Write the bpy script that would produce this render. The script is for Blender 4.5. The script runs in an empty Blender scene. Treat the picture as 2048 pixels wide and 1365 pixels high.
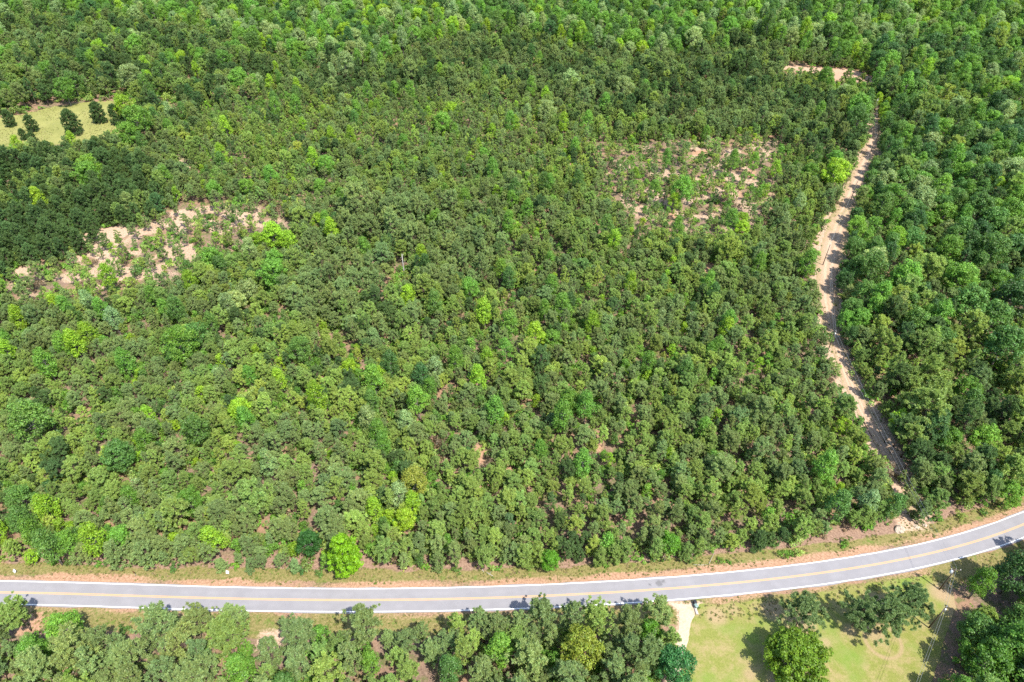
import bpy, math, random
import numpy as np
R_ = math.radians
rng = np.random.default_rng(11)
random.seed(5)
sc = bpy.context.scene
col = sc.collection

# ------------------------------------------------------------------ camera, sky, sun, exposure
CAM_H, PITCH, FPX = 165.0, 41.2, 1365.0          # metres, degrees below the horizon, focal length in photo pixels
cam = bpy.data.cameras.new('camera'); cam_o = bpy.data.objects.new('camera', cam); col.objects.link(cam_o)
cam.sensor_width = 36.0; cam.lens = 36.0 * FPX / 2048.0
cam.clip_start = 1.0; cam.clip_end = 9000.0
cam_o.location = (0, 0, CAM_H); cam_o.rotation_euler = (R_(90 - PITCH), 0, 0)
sc.camera = cam_o
SH_AZ, SUN_EL = 130.0, 59.0                       # ground direction that shadows point to (from +x), sun elevation
sv = np.array([-math.cos(R_(SH_AZ)) * math.cos(R_(SUN_EL)), -math.sin(R_(SH_AZ)) * math.cos(R_(SUN_EL)), math.sin(R_(SUN_EL))])  # towards the sun
world = bpy.data.worlds.new('World'); sc.world = world; world.use_nodes = True
nt = world.node_tree; nt.nodes.clear()
wo = nt.nodes.new('ShaderNodeOutputWorld'); wb = nt.nodes.new('ShaderNodeBackground'); ws = nt.nodes.new('ShaderNodeTexSky')
ws.sky_type = 'NISHITA'; ws.sun_disc = False; ws.sun_elevation = R_(SUN_EL)
ws.sun_rotation = math.atan2(sv[0], sv[1])
ws.air_density = 1.0; ws.dust_density = 1.0
wb.inputs['Strength'].default_value = 0.15
nt.links.new(ws.outputs[0], wb.inputs[0]); nt.links.new(wb.outputs[0], wo.inputs[0])
sun = bpy.data.lights.new('sun', 'SUN'); sun.energy = 4.0; sun.angle = R_(0.53); sun.color = (1.0, 0.95, 0.87)
sun_o = bpy.data.objects.new('sun', sun); col.objects.link(sun_o)
from mathutils import Vector
sun_o.rotation_euler = Vector(sv).to_track_quat('Z', 'Y').to_euler(); sun_o.location = (0, 0, 300)
sc.view_settings.view_transform = 'Standard'; sc.view_settings.look = 'None'
sc.view_settings.gamma = 1.0; sc.view_settings.use_curve_mapping = False
sc.view_settings.exposure = 1.4
sc.cycles.max_bounces = 8; sc.cycles.diffuse_bounces = 5; sc.cycles.transmission_bounces = 5
sc.cycles.use_denoising = False

# ------------------------------------------------------------------ photo pixel <-> place
_p = R_(PITCH); CF = np.array([0, math.cos(_p), -math.sin(_p)]); CU = np.array([0, math.sin(_p), math.cos(_p)])
def g(u, v, z=0.0):
    """direction through a photo pixel, carried to the level z above the ground"""
    u = np.asarray(u, float); v = np.asarray(v, float)
    dx = u - 1024; b = -(v - 682.5)
    dy = CF[1] * FPX + CU[1] * b; dz = CF[2] * FPX + CU[2] * b
    t = (CAM_H - z) / -dz
    return np.stack([dx * t, dy * t], -1)
def px(x, y, z):
    dz = z - CAM_H
    d = y * CF[1] + dz * CF[2]; up = y * CU[1] + dz * CU[2]
    return 1024 + FPX * x / d, 682.5 - FPX * up / d
def gp(pts, z=0.0):
    a = np.array(pts, float); return g(a[:, 0], a[:, 1], z)
def inside(poly, x, y):
    poly = np.asarray(poly, float); r = np.zeros(np.shape(x), bool); n = len(poly)
    for i in range(n):
        x0, y0 = poly[i]; x1, y1 = poly[(i + 1) % n]
        c = ((y0 > y) != (y1 > y))
        with np.errstate(divide='ignore', invalid='ignore'):
            r ^= c & (x < (x1 - x0) * (y - y0) / (y1 - y0 + 1e-12) + x0)
    return r
def seg_dist(pts, x, y, closed=False):
    pts = np.asarray(pts, float); n = len(pts); best = np.full(np.shape(x), 1e9)
    for i in range(n if closed else n - 1):
        a = pts[i]; b = pts[(i + 1) % n]; d = b - a; L = max(d @ d, 1e-9)
        t = np.clip(((x - a[0]) * d[0] + (y - a[1]) * d[1]) / L, 0, 1)
        best = np.minimum(best, np.hypot(x - a[0] - t * d[0], y - a[1] - t * d[1]))
    return best
def sdist(poly, x, y):                           # signed: positive inside
    d = seg_dist(poly, x, y, True); return np.where(inside(poly, x, y), d, -d)
def sstep(a, b, x):
    t = np.clip((x - a) / (b - a), 0, 1); return t * t * (3 - 2 * t)
def vnoise(x, y, s, seed=0):
    """smooth value noise 0..1"""
    x = np.asarray(x) / s; y = np.asarray(y) / s
    xi = np.floor(x).astype(np.int64); yi = np.floor(y).astype(np.int64); fx = x - xi; fy = y - yi
    def h(a, b):
        n = (a * 374761393 + b * 668265263 + seed * 974711) & 0x7fffffff
        n = ((n ^ (n >> 13)) * 1274126177) & 0x7fffffff
        return ((n ^ (n >> 16)) & 0xffff) / 65535.0
    fx = fx * fx * (3 - 2 * fx); fy = fy * fy * (3 - 2 * fy)
    return (h(xi, yi) * (1 - fx) + h(xi + 1, yi) * fx) * (1 - fy) + (h(xi, yi + 1) * (1 - fx) + h(xi + 1, yi + 1) * fx) * fy

# ------------------------------------------------------------------ helpers: tags, meshes, materials
def tag(o, label=None, cat=None, group=None, kind=None):
    if label: o['label'] = label
    if cat: o['category'] = cat
    if group: o['group'] = group
    if kind: o['kind'] = kind
    return o
def link(name, data, parent=None, loc=None):
    o = bpy.data.objects.new(name, data); col.objects.link(o)
    if parent: o.parent = parent
    if loc is not None: o.location = loc
    return o
def mesh(name, V, F, mats, midx=None, attrs=None, smooth=False):
    """V (n,3), F list of arrays of faces with equal corner counts"""
    me = bpy.data.meshes.new(name)
    V = np.asarray(V, np.float32)
    me.vertices.add(len(V)); me.vertices.foreach_set('co', V.ravel())
    F = [np.asarray(f, np.int32) for f in F if len(f)]
    loops = np.concatenate([f.ravel() for f in F]) if F else np.zeros(0, np.int32)
    tot = np.concatenate([np.full(len(f), f.shape[1], np.int32) for f in F]) if F else np.zeros(0, np.int32)
    me.loops.add(len(loops)); me.loops.foreach_set('vertex_index', loops)
    me.polygons.add(len(tot)); me.polygons.foreach_set('loop_start', np.concatenate([[0], np.cumsum(tot)[:-1]]).astype(np.int32) if len(tot) else tot)
    me.polygons.foreach_set('loop_total', tot)
    if midx is not None: me.polygons.foreach_set('material_index', np.asarray(midx, np.int32))
    me.polygons.foreach_set('use_smooth', np.full(len(tot), bool(smooth)))
    for m in mats: me.materials.append(m)
    for k, a in (attrs or {}).items():
        a = np.asarray(a, np.float32)
        if a.ndim == 1:
            at = me.attributes.new(k, 'FLOAT', 'POINT'); at.data.foreach_set('value', a)
        else:
            at = me.attributes.new(k, 'FLOAT_COLOR', 'POINT'); at.data.foreach_set('color', a.ravel())
    me.update(calc_edges=True); me.validate()
    return me
class MB:
    """collects solid shapes for one mesh"""
    def __init__(s): s.V = []; s.Q = []; s.T = []; s.n = 0
    def add(s, V, Q=(), T=()):
        V = np.asarray(V, float)
        if len(Q): s.Q.append(np.asarray(Q) + s.n)
        if len(T): s.T.append(np.asarray(T) + s.n)
        s.V.append(V); s.n += len(V)
    def tube(s, P, r, k=6, cap=True):
        P = np.asarray(P, float); r = np.broadcast_to(np.asarray(r, float), (len(P),))
        d = np.gradient(P, axis=0); d /= np.linalg.norm(d, axis=1)[:, None] + 1e-9
        ref = np.array([0, 0, 1.0]) if abs(d[:, 2]).mean() < 0.8 else np.array([1.0, 0, 0])
        a = np.cross(d, ref); a /= np.linalg.norm(a, axis=1)[:, None]; b = np.cross(d, a)
        th = np.arange(k) * 2 * math.pi / k
        V = (P[:, None] + r[:, None, None] * (np.cos(th)[None, :, None] * a[:, None] + np.sin(th)[None, :, None] * b[:, None])).reshape(-1, 3)
        i = np.arange(len(P) - 1)[:, None] * k; j = np.arange(k)[None, :]; jn = (j + 1) % k
        Q = np.stack([i + j, i + jn, i + k + jn, i + k + j], -1).reshape(-1, 4)
        T = []
        if cap:
            V = np.vstack([V, P[:1], P[-1:]]); c0 = len(V) - 2; c1 = c0 + 1; o = (len(P) - 1) * k
            T = [[c0, (q + 1) % k, q] for q in range(k)] + [[c1, o + q, o + (q + 1) % k] for q in range(k)]
        s.add(V, Q, T)
    def box(s, c, h, rot=0.0, top=1.0, topy=None):
        topy = top if topy is None else topy
        x, y, z = h; V = np.array([[-x, -y, -z], [x, -y, -z], [x, y, -z], [-x, y, -z], [-x * top, -y * topy, z], [x * top, -y * topy, z], [x * top, y * topy, z], [-x * top, y * topy, z]])
        c_, s_ = math.cos(rot), math.sin(rot)
        V = V @ np.array([[c_, s_, 0], [-s_, c_, 0], [0, 0, 1]]) + np.asarray(c)
        s.add(V, [[0, 3, 2, 1], [4, 5, 6, 7], [0, 1, 5, 4], [1, 2, 6, 5], [2, 3, 7, 6], [3, 0, 4, 7]])
    def mesh(s, name, mat, smooth=False, attrs=None):
        F = []
        if s.Q: F.append(np.vstack(s.Q))
        if s.T: F.append(np.vstack(s.T))
        return mesh(name, np.vstack(s.V), F, [mat], attrs=attrs, smooth=smooth)
    def build(s, name, mat, parent=None, smooth=False): return link(name, s.mesh(name, mat, smooth), parent)

class NT:
    def __init__(s, name):
        s.m = bpy.data.materials.new(name); s.m.use_nodes = True; s.t = s.m.node_tree; s.t.nodes.clear()
        s.out = s.n('ShaderNodeOutputMaterial')
    def n(s, typ, **kw):
        nd = s.t.nodes.new(typ)
        for k, v in kw.items(): setattr(nd, k, v)
        return nd
    def l(s, a, b): s.t.links.new(a, b)
    def put(s, sock, v):
        if hasattr(v, 'is_output') or isinstance(v, bpy.types.NodeSocket): s.l(v, sock)
        else: sock.default_value = v
    def math(s, op, a, b=0.0, clamp=False):
        nd = s.n('ShaderNodeMath', operation=op, use_clamp=clamp); s.put(nd.inputs[0], a); s.put(nd.inputs[1], b); return nd.outputs[0]
    def mix(s, f, a, b, bt='MIX'):
        nd = s.n('ShaderNodeMix', data_type='RGBA', blend_type=bt, clamp_factor=True)
        s.put(nd.inputs[0], f); s.put(nd.inputs[6], a if not isinstance(a, tuple) else (*a, 1)); s.put(nd.inputs[7], b if not isinstance(b, tuple) else (*b, 1)); return nd.outputs[2]
    def noise(s, vec, scale, detail=3.0, rough=0.6, dist=0.0):
        nd = s.n('ShaderNodeTexNoise'); nd.inputs['Scale'].default_value = scale; nd.inputs['Detail'].default_value = detail
        nd.inputs['Roughness'].default_value = rough; nd.inputs['Distortion'].default_value = dist
        if vec is not None: s.l(vec, nd.inputs['Vector'])
        return nd.outputs[0]
    def ramp(s, f, a, b):
        nd = s.n('ShaderNodeMapRange', interpolation_type='SMOOTHSTEP'); s.put(nd.inputs[0], f); nd.inputs[1].default_value = a; nd.inputs[2].default_value = b; return nd.outputs[0]
    def pos(s): return s.n('ShaderNodeNewGeometry').outputs['Position']
    def attr(s, name, typ='GEOMETRY'): return s.n('ShaderNodeAttribute', attribute_name=name, attribute_type=typ)
    def surf(s, colr, rough=0.9, bump=None, bstr=0.3, bdist=0.1, spec=0.2, metal=0.0):
        b = s.n('ShaderNodeBsdfPrincipled'); s.put(b.inputs['Base Color'], colr if not isinstance(colr, tuple) else (*colr, 1)); s.put(b.inputs['Roughness'], rough)
        b.inputs['Specular IOR Level'].default_value = spec; b.inputs['Metallic'].default_value = metal
        if bump is not None:
            bn = s.n('ShaderNodeBump'); bn.inputs['Strength'].default_value = bstr; bn.inputs['Distance'].default_value = bdist
            s.l(bump, bn.inputs['Height']); s.l(bn.outputs[0], b.inputs['Normal'])
        s.l(b.outputs[0], s.out.inputs[0]); return s.m
def scaled(t, vec, sx, sy, rot=0.0):
    nd = t.n('ShaderNodeMapping'); t.l(vec, nd.inputs[0]); nd.inputs['Scale'].default_value = (sx, sy, 1); nd.inputs['Rotation'].default_value = (0, 0, rot); return nd.outputs[0]

def leaf_material(name, trans, rough=0.55, spec=0.25, tgain=(1.25, 1.2, 0.6)):
    """leaf colour = the tree's own tint x the leaf's own shade; light passes through thin leaves"""
    t = NT(name)
    tint = t.attr('tint', 'INSTANCER').outputs['Color']; sh = t.attr('shade').outputs['Color']
    c = t.mix(1.0, tint, sh, 'MULTIPLY')
    b = t.n('ShaderNodeBsdfPrincipled'); t.l(c, b.inputs['Base Color']); b.inputs['Roughness'].default_value = rough
    b.inputs['Specular IOR Level'].default_value = spec
    tr = t.n('ShaderNodeBsdfTranslucent'); t.l(t.mix(1.0, c, tgain, 'MULTIPLY'), tr.inputs[0])
    mx = t.n('ShaderNodeMixShader'); mx.inputs[0].default_value = trans
    t.l(b.outputs[0], mx.inputs[1]); t.l(tr.outputs[0], mx.inputs[2]); t.l(mx.outputs[0], t.out.inputs[0])
    return t.m
M = {}
M['needle'] = leaf_material('pine_needles', 0.45, 0.5, 0.3, (1.15, 1.15, 0.7))
M['leaf'] = leaf_material('broad_leaves', 0.42, 0.5, 0.3)
def bark(name, a, b):
    t = NT(name); tc = t.n('ShaderNodeTexCoord').outputs['Object']
    n = t.noise(scaled(t, tc, 6, 6), 2.0, 4, 0.7); return t.surf(t.mix(n, a, b), 0.95, n, 0.6, 0.03)
M['bark_pine'] = bark('pine_bark', (0.075, 0.05, 0.04), (0.17, 0.12, 0.095))
M['bark_grey'] = bark('grey_bark', (0.08, 0.07, 0.06), (0.2, 0.18, 0.155))
M['dead_wood'] = bark('dead_wood', (0.22, 0.2, 0.18), (0.42, 0.4, 0.37))
M['pole_wood'] = bark('pole_wood', (0.06, 0.045, 0.03), (0.11, 0.085, 0.06))
def plain(name, c, rough=0.6, spec=0.3, metal=0.0, amt=0.25, scale=3.0):
    t = NT(name); tc = t.n('ShaderNodeTexCoord').outputs['Object']
    n = t.noise(tc, scale, 4, 0.65); d = tuple(x * (1 - amt) for x in c)
    return t.surf(t.mix(n, d, c), rough, None, spec=spec, metal=metal)
M['white'] = plain('white_paint', (0.8, 0.8, 0.77), 0.5, amt=0.12)
M['galv'] = plain('galvanised_metal', (0.5, 0.51, 0.52), 0.45, metal=0.6)
M['transformer'] = plain('transformer_paint', (0.55, 0.57, 0.56), 0.4)
M['porcelain'] = plain('porcelain', (0.75, 0.74, 0.7), 0.2, amt=0.1)
M['wire'] = plain('aluminium_wire', (0.35, 0.35, 0.34), 0.5, metal=0.5)
M['bin_green'] = plain('bin_grey_green', (0.17, 0.24, 0.22), 0.5)
M['bin_shadow_black'] = plain('bin_shadow_black', (0.02, 0.022, 0.026), 0.5)  # near-black colour standing in for the shadow behind the grey-green bin
M['rubber'] = plain('rubber', (0.02, 0.02, 0.02), 0.8)
M['brown_panel'] = plain('brown_panel', (0.13, 0.055, 0.02), 0.6)
M['concrete'] = plain('concrete', (0.5, 0.42, 0.38), 0.9, amt=0.35)
M['rock'] = plain('pale_rock', (0.42, 0.34, 0.26), 0.95, amt=0.45, scale=1.5)
M['gate'] = plain('pale_gate_paint', (0.6, 0.58, 0.55), 0.5, amt=0.3)

# ------------------------------------------------------------------ plan of the place (outlines read off the photo, carried to the ground)
mid_px = [(0, 1185.3), (250, 1191.5), (500, 1198.2), (700, 1200.8), (850, 1200), (966, 1197), (1150, 1188.5), (1332, 1177.5), (1500, 1163), (1665, 1144.5), (1848, 1110), (1950, 1082), (2048, 1049.5)]
mid = gp(mid_px)
_pf = np.polyfit(mid[:, 0], mid[:, 1], 5)
ex = np.linspace(mid[0, 0], mid[-1, 0], 120); ey = np.polyval(_pf, ex)
cl = np.stack([ex, ey], -1)
def extend(cl, d0, n, turn):
    out = []; p = cl.copy(); a = math.atan2(d0[1], d0[0])
    for i in range(n): a += turn; p = p + 4 * np.array([math.cos(a), math.sin(a)]); out.append(p)
    return np.array(out)
cl = np.vstack([extend(cl[0], cl[0] - cl[4], 90, 0.0)[::-1], cl, extend(cl[-1], cl[-1] - cl[-5], 90, 0.004)])
# even spacing
sl = np.concatenate([[0], np.cumsum(np.hypot(*np.diff(cl, axis=0).T))]); ss = np.arange(0, sl[-1], 2.0)
cl = np.stack([np.interp(ss, sl, cl[:, 0]), np.interp(ss, sl, cl[:, 1])], -1)
nrm = np.gradient(cl, axis=0); nrm /= np.linalg.norm(nrm, axis=1)[:, None]; nrm = np.stack([-nrm[:, 1], nrm[:, 0]], -1)  # to the far side
HALF = 3.12
near_cl = cl[(cl[:, 0] > -330) & (cl[:, 0] < 330)][::3]
def road_signed(x, y):
    best = np.full(np.shape(x), 1e9); sgn = np.ones(np.shape(x))
    for i in range(len(near_cl) - 1):
        a = near_cl[i]; d = near_cl[i + 1] - a; L = d @ d
        t = np.clip(((x - a[0]) * d[0] + (y - a[1]) * d[1]) / L, 0, 1)
        q = np.hypot(x - a[0] - t * d[0], y - a[1] - t * d[1]); m = q < best
        best = np.where(m, q, best); sgn = np.where(m, np.sign(d[0] * (y - a[1]) - d[1] * (x - a[0])), sgn)
    return best * sgn
TL_ = [(1822, 1028), (1812, 1000), (1796, 965), (1750, 893), (1712, 826), (1684, 760), (1664, 702), (1648, 650), (1637, 600), (1633, 540), (1640, 490), (1660, 440), (1681, 395), (1712, 335), (1735, 280), (1741, 228)]
TR_ = [(1757, 228), (1759, 290), (1744, 330), (1729, 375), (1707, 430), (1692, 490), (1681, 540), (1675, 600), (1684, 680), (1709, 760), (1755, 850), (1798, 930), (1832, 1000), (1846, 1026)]
track = gp(TL_ + TR_)
track_crown = gp([(1806, 1012), (1796, 965), (1752, 897), (1716, 830), (1686, 760), (1664, 700), (1650, 650), (1638, 620), (1630, 540), (1638, 490), (1658, 440), (1678, 395), (1710, 335), (1733, 280), (1741, 224),
                  (1757, 228), (1764, 290), (1753, 330), (1738, 375), (1716, 430), (1702, 490), (1690, 540), (1684, 600), (1694, 680), (1718, 760), (1762, 850), (1806, 930), (1838, 1000)], 0)
lawn = gp([(1388, 1212), (1480, 1205), (1600, 1190), (1720, 1172), (1800, 1158), (1868, 1150), (1905, 1160), (1912, 1195), (1896, 1260), (1874, 1330), (1860, 1400), (1850, 1460), (1330, 1460), (1352, 1365), (1366, 1290), (1376, 1240)])
drive = gp([(1340, 1206), (1370, 1210), (1402, 1207), (1388, 1222), (1381, 1250), (1374, 1290), (1362, 1330), (1350, 1375), (1336, 1450), (1318, 1450), (1334, 1360), (1350, 1290), (1360, 1250), (1358, 1220)])
field = gp([(-260, 262), (-60, 250), (30, 232), (110, 214), (180, 205), (262, 198), (275, 215), (262, 250), (240, 275), (150, 290), (60, 290), (0, 312), (-100, 330), (-260, 350)])
field2 = gp([(318, 205), (345, 198), (368, 226), (372, 242), (345, 240), (325, 228)])
fardirt = gp([(1562, 131), (1612, 134), (1700, 140), (1740, 152), (1764, 170), (1760, 178), (1720, 170), (1670, 158), (1610, 146), (1562, 143)])
sand_px = [[(28, 535), (62, 530), (62, 552), (28, 556)], [(150, 480), (180, 462), (250, 450), (262, 470), (215, 490), (235, 520), (215, 545), (190, 520), (180, 495)], [(335, 425), (372, 418), (378, 450), (350, 462)],
           [(432, 430), (480, 426), (520, 433), (470, 445)], [(520, 1262), (575, 1258), (560, 1300), (510, 1302)], [(1790, 1035), (1850, 1040), (1860, 1060), (1795, 1065)], [(350, 310), (375, 308), (385, 335), (365, 340)]]
clay_px = [[(1332, 422), (1352, 425), (1356, 440), (1336, 436)], [(1462, 380), (1484, 383), (1482, 402), (1464, 398)], [(1470, 332), (1512, 342), (1508, 358), (1482, 354)], [(1385, 298), (1420, 298), (1415, 314), (1386, 312)],
           [(40, 1225), (85, 1225), (82, 1262), (30, 1272)], [(722, 735), (740, 735), (736, 778), (722, 775)], [(950, 890), (972, 890), (970, 928), (952, 928)], [(1008, 938), (1026, 938), (1024, 958), (1010, 958)], [(1045, 655), (1065, 665), (1078, 700), (1062, 700)],
           [(70, 700), (95, 700), (100, 722), (76, 722)], [(1190, 880), (1205, 880), (1205, 905), (1192, 905)], [(1402, 530), (1425, 530), (1420, 570), (1404, 570)], [(488, 765), (502, 765), (502, 790), (492, 785)]]
sand_g = [gp(p) for p in sand_px]; clay_g = [gp(p) for p in clay_px]

# ------------------------------------------------------------------ ground sheet
def axis(stops):
    a = [np.arange(s, e, d) for s, e, d in stops]; return np.concatenate(a)
gx = axis([(-6000, -1000, 1000), (-1000, -560, 40), (-560, -190, 3.2), (-190, 190, 1.0), (190, 560, 3.2), (560, 1000, 40), (1000, 6001, 1000)])
gy = axis([(-3000, -100, 400), (-100, 44, 12), (44, 125, 1.0), (125, 460, 2.0), (460, 760, 4.0), (760, 1200, 44), (1200, 9001, 600)])
X, Y = np.meshgrid(gx, gy); x = X.ravel(); y = Y.ravel()
nearm = (np.abs(x) < 600) & (y > 20) & (y < 800)
rs = np.full(x.shape, 500.0); rs[nearm] = road_signed(x[nearm], y[nearm])
def soft(polys, w0, w1):
    r = np.full(x.shape, 0.0)
    for p in polys:
        p = np.asarray(p); b = (x > p[:, 0].min() - 20) & (x < p[:, 0].max() + 20) & (y > p[:, 1].min() - 20) & (y < p[:, 1].max() + 20)
        if b.any(): r[b] = np.maximum(r[b], sstep(w0, w1, sdist(p, x[b], y[b])))
    return r
flatm = np.maximum.reduce([soft([track, lawn, drive, field, field2, fardirt], -9, -3), 1 - sstep(9, 20, np.abs(rs)), np.where(nearm, 0, 1.0)])
zz = (vnoise(x, y, 23, 1) * 0.6 + vnoise(x, y, 9, 2) * 0.25 - 0.4) * 0.9 * (1 - flatm)
zz += np.where(nearm, (vnoise(x, y, 2.4, 3) - 0.5) * 0.10, 0) * (1 - flatm)
sparse_g = [gp(q_) for q_ in ([(0, 560), (60, 515), (220, 455), (330, 405), (420, 395), (560, 405), (600, 455), (470, 500), (330, 575), (200, 605), (0, 610)], [(1200, 285), (1570, 275), (1560, 390), (1500, 470), (1300, 470), (1200, 390)])]
sand = np.maximum.reduce([0.62 * soft(sparse_g, -12, 12) * sstep(0.35, 0.6, vnoise(x, y, 6, 61)), soft(sand_g, -2.5, 2.5), 0.9 * soft([track], -5.5, -1), 0.9 * soft([drive], -2, 0.5)])
clay = np.maximum.reduce([soft(clay_g, -2.5, 2.0), soft([fardirt], -6, -1), np.where(rs > 0, 0.45 + 0.6 * vnoise(x, y, 13, 15), 0.15 + 0.55 * vnoise(x, y, 9, 16)) * (1 - sstep(0.6, 2.6, np.abs(rs) - HALF - vnoise(x, y, 6, 5) * 1.6)) * nearm])
ns = rs > 0
band = np.abs(rs) - HALF + (vnoise(x, y, 7, 9) - 0.5) * 1.6
verge = np.where(ns, sstep(0.8, 2.4, band) * (1 - sstep(4.2, 6.0, band)), sstep(0.2, 1.0, band) * (1 - sstep(5.5, 7.5, band))) * nearm
edge = np.where(ns, sstep(4.0, 5.5, band) * (1 - sstep(8.0, 12, band)), 0) * nearm         # pale straw and litter along the forest front
surfc = np.stack([verge, clay, sand, edge], -1)
nx_, ny_ = len(gx), len(gy)
i = np.arange(ny_ - 1)[:, None] * nx_ + np.arange(nx_ - 1)[None, :]
Q = np.stack([i, i + 1, i + nx_ + 1, i + nx_], -1).reshape(-1, 4)
def ground_material():
    t = NT('forest_floor'); P = t.pos(); a = t.attr('surf'); sep = t.n('ShaderNodeSeparateColor'); t.l(a.outputs['Color'], sep.inputs[0]); al = a.outputs['Alpha']
    n1 = t.noise(P, 0.35, 5, 0.7); n2 = t.noise(P, 1.7, 4, 0.7); n3 = t.noise(P, 0.06, 3, 0.6); n4 = t.noise(P, 5.0, 3, 0.7)
    litter = t.mix(t.ramp(n2, 0.3, 0.7), (0.105, 0.070, 0.050), (0.225, 0.155, 0.112))
    litter = t.mix(t.ramp(n3, 0.42, 0.62), litter, t.mix(n2, (0.205, 0.118, 0.075), (0.260, 0.165, 0.108)))
    weeds = t.mix(n4, (0.042, 0.062, 0.017), (0.124, 0.141, 0.046))
    c = t.mix(t.math('MULTIPLY', t.ramp(n1, 0.46, 0.6), 0.8), litter, weeds)
    strawc = t.mix(t.ramp(n2, 0.3, 0.7), (0.141, 0.087, 0.062), (0.274, 0.183, 0.129))
    c = t.mix(t.math('MULTIPLY', al, t.ramp(n1, 0.25, 0.5)), c, strawc)
    grass = t.mix(t.ramp(n2, 0.3, 0.7), (0.104, 0.104, 0.029), (0.216, 0.174, 0.075))
    grass = t.mix(t.ramp(n1, 0.52, 0.66), grass, (0.100, 0.137, 0.029))
    c = t.mix(t.ramp(t.math('ADD', sep.outputs[0], t.math('MULTIPLY', t.math('SUBTRACT', n1, 0.5), 0.9)), 0.3, 0.7), c, grass)
    cl_ = t.mix(t.ramp(n2, 0.3, 0.7), (0.224, 0.124, 0.073), (0.349, 0.224, 0.145))
    c = t.mix(t.ramp(t.math('ADD', sep.outputs[1], t.math('MULTIPLY', t.math('SUBTRACT', n2, 0.5), 0.8)), 0.3, 0.75), c, cl_)
    sn = t.mix(t.ramp(n2, 0.3, 0.7), (0.282, 0.187, 0.124), (0.415, 0.307, 0.220))
    c = t.mix(t.ramp(t.math('ADD', sep.outputs[2], t.math('MULTIPLY', t.math('SUBTRACT', n2, 0.5), 0.9)), 0.3, 0.75), c, sn)
    return t.surf(c, 0.95, t.math('ADD', n2, n4), 0.8, 0.15, spec=0.1)
M['ground'] = ground_material()
go = link('ground', mesh('ground', np.stack([x, y, zz], -1), [Q], [M['ground']], attrs={'surf': surfc}, smooth=True))
tag(go, kind='structure')

# ------------------------------------------------------------------ sheets laid on the ground
def ribbon(off0, off1, z, s0=0, s1=None):
    c = cl[s0:s1]; n = nrm[s0:s1]; a = c + n * off0; b = c + n * off1; k = len(c)
    V = np.vstack([np.c_[a, np.full(k, z)], np.c_[b, np.full(k, z)]]); i = np.arange(k - 1)
    return V, np.stack([i, i + 1, k + i + 1, k + i], -1)
def asphalt():
    t = NT('old_asphalt'); P = t.pos(); n = t.noise(P, 0.25, 4, 0.6); n2 = t.noise(P, 14, 3, 0.8); n3 = t.noise(scaled(t, P, 0.07, 1.1), 1.0, 4, 0.65)
    c = t.mix(t.ramp(n, 0.3, 0.7), (0.180, 0.173, 0.181), (0.212, 0.204, 0.212))
    c = t.mix(t.math('MULTIPLY', t.ramp(n3, 0.35, 0.75), 0.14), c, (0.187, 0.184, 0.194))
    c = t.mix(t.math('MULTIPLY', n2, 0.25), c, (0.166, 0.166, 0.171))
    ac = t.math('MULTIPLY', t.attr('across').outputs['Fac'], 3.48)
    for m0 in (-2.35, -0.85, 0.85, 2.35):
        wp = t.ramp(t.math('ABSOLUTE', t.math('SUBTRACT', ac, m0)), 0.5, 0.1); c = t.mix(t.math('MULTIPLY', wp, t.math('MULTIPLY', n, 0.45)), c, (0.175, 0.172, 0.180))
    n5 = t.noise(P, 0.11, 4, 0.7, 0.6); c = t.mix(t.math('MULTIPLY', t.ramp(n5, 0.52, 0.60), 0.28), c, (0.185, 0.18, 0.188))
    # two dark scuffs on the far lane
    for (u, v, r) in ((1318, 1167, 0.9), (1300, 1170, 0.35), (1327, 1163, 0.5)):
        q = g(u, v); d = t.n('ShaderNodeVectorMath', operation='DISTANCE'); t.l(P, d.inputs[0]); d.inputs[1].default_value = (q[0], q[1], 0.02)
        m = t.ramp(t.math('ADD', d.outputs['Value'], t.math('MULTIPLY', t.noise(P, 2.2, 3), 1.2)), r + 0.9, r + 0.2)
        c = t.mix(t.math('MULTIPLY', m, 0.5), c, (0.050, 0.050, 0.051))
    return t.surf(c, 0.85, n2, 0.3, 0.01, spec=0.25)
M['asphalt'] = asphalt()
# edge of the asphalt crumbles a little
k = len(cl); jit = (vnoise(np.arange(k), np.zeros(k), 2.0, 21) - 0.5) * 0.35; jit2 = (vnoise(np.arange(k), np.zeros(k), 2.0, 22) - 0.5) * 0.35
V, q = ribbon(0, 0, 0.03); V[:k, :2] = cl - nrm * (HALF + 0.42 + jit)[:, None]; V[k:, :2] = cl + nrm * (HALF + 0.3 + jit2)[:, None]
kk = len(V); low = V.copy(); low[:, 2] = -0.1
i_ = np.arange(k - 1)
V2 = np.vstack([V, low]); q2 = np.vstack([q, np.stack([i_, kk + i_, kk + i_ + 1, i_ + 1], -1), np.stack([k + i_, k + i_ + 1, kk + k + i_ + 1, kk + k + i_], -1)])
ac_ = np.concatenate([-np.ones(k), np.ones(k)]); tag(link('road', mesh('road', V2, [q2], [M['asphalt']], attrs={'across': np.concatenate([ac_, ac_])})), kind='structure')
def paint(name, c, worn):
    t = NT(name); P = t.pos(); n = t.noise(P, 3.0, 5, 0.75)
    return t.surf(t.mix(t.math('MULTIPLY', t.ramp(n, 0.45, 0.75), worn), c, (0.25, 0.25, 0.255)), 0.6, None, spec=0.3)
M['line_white'] = paint('white_road_paint', (0.8, 0.8, 0.78), 0.5)
M['line_yellow'] = paint('yellow_road_paint', (0.56, 0.30, 0.09), 0.45)
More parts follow.
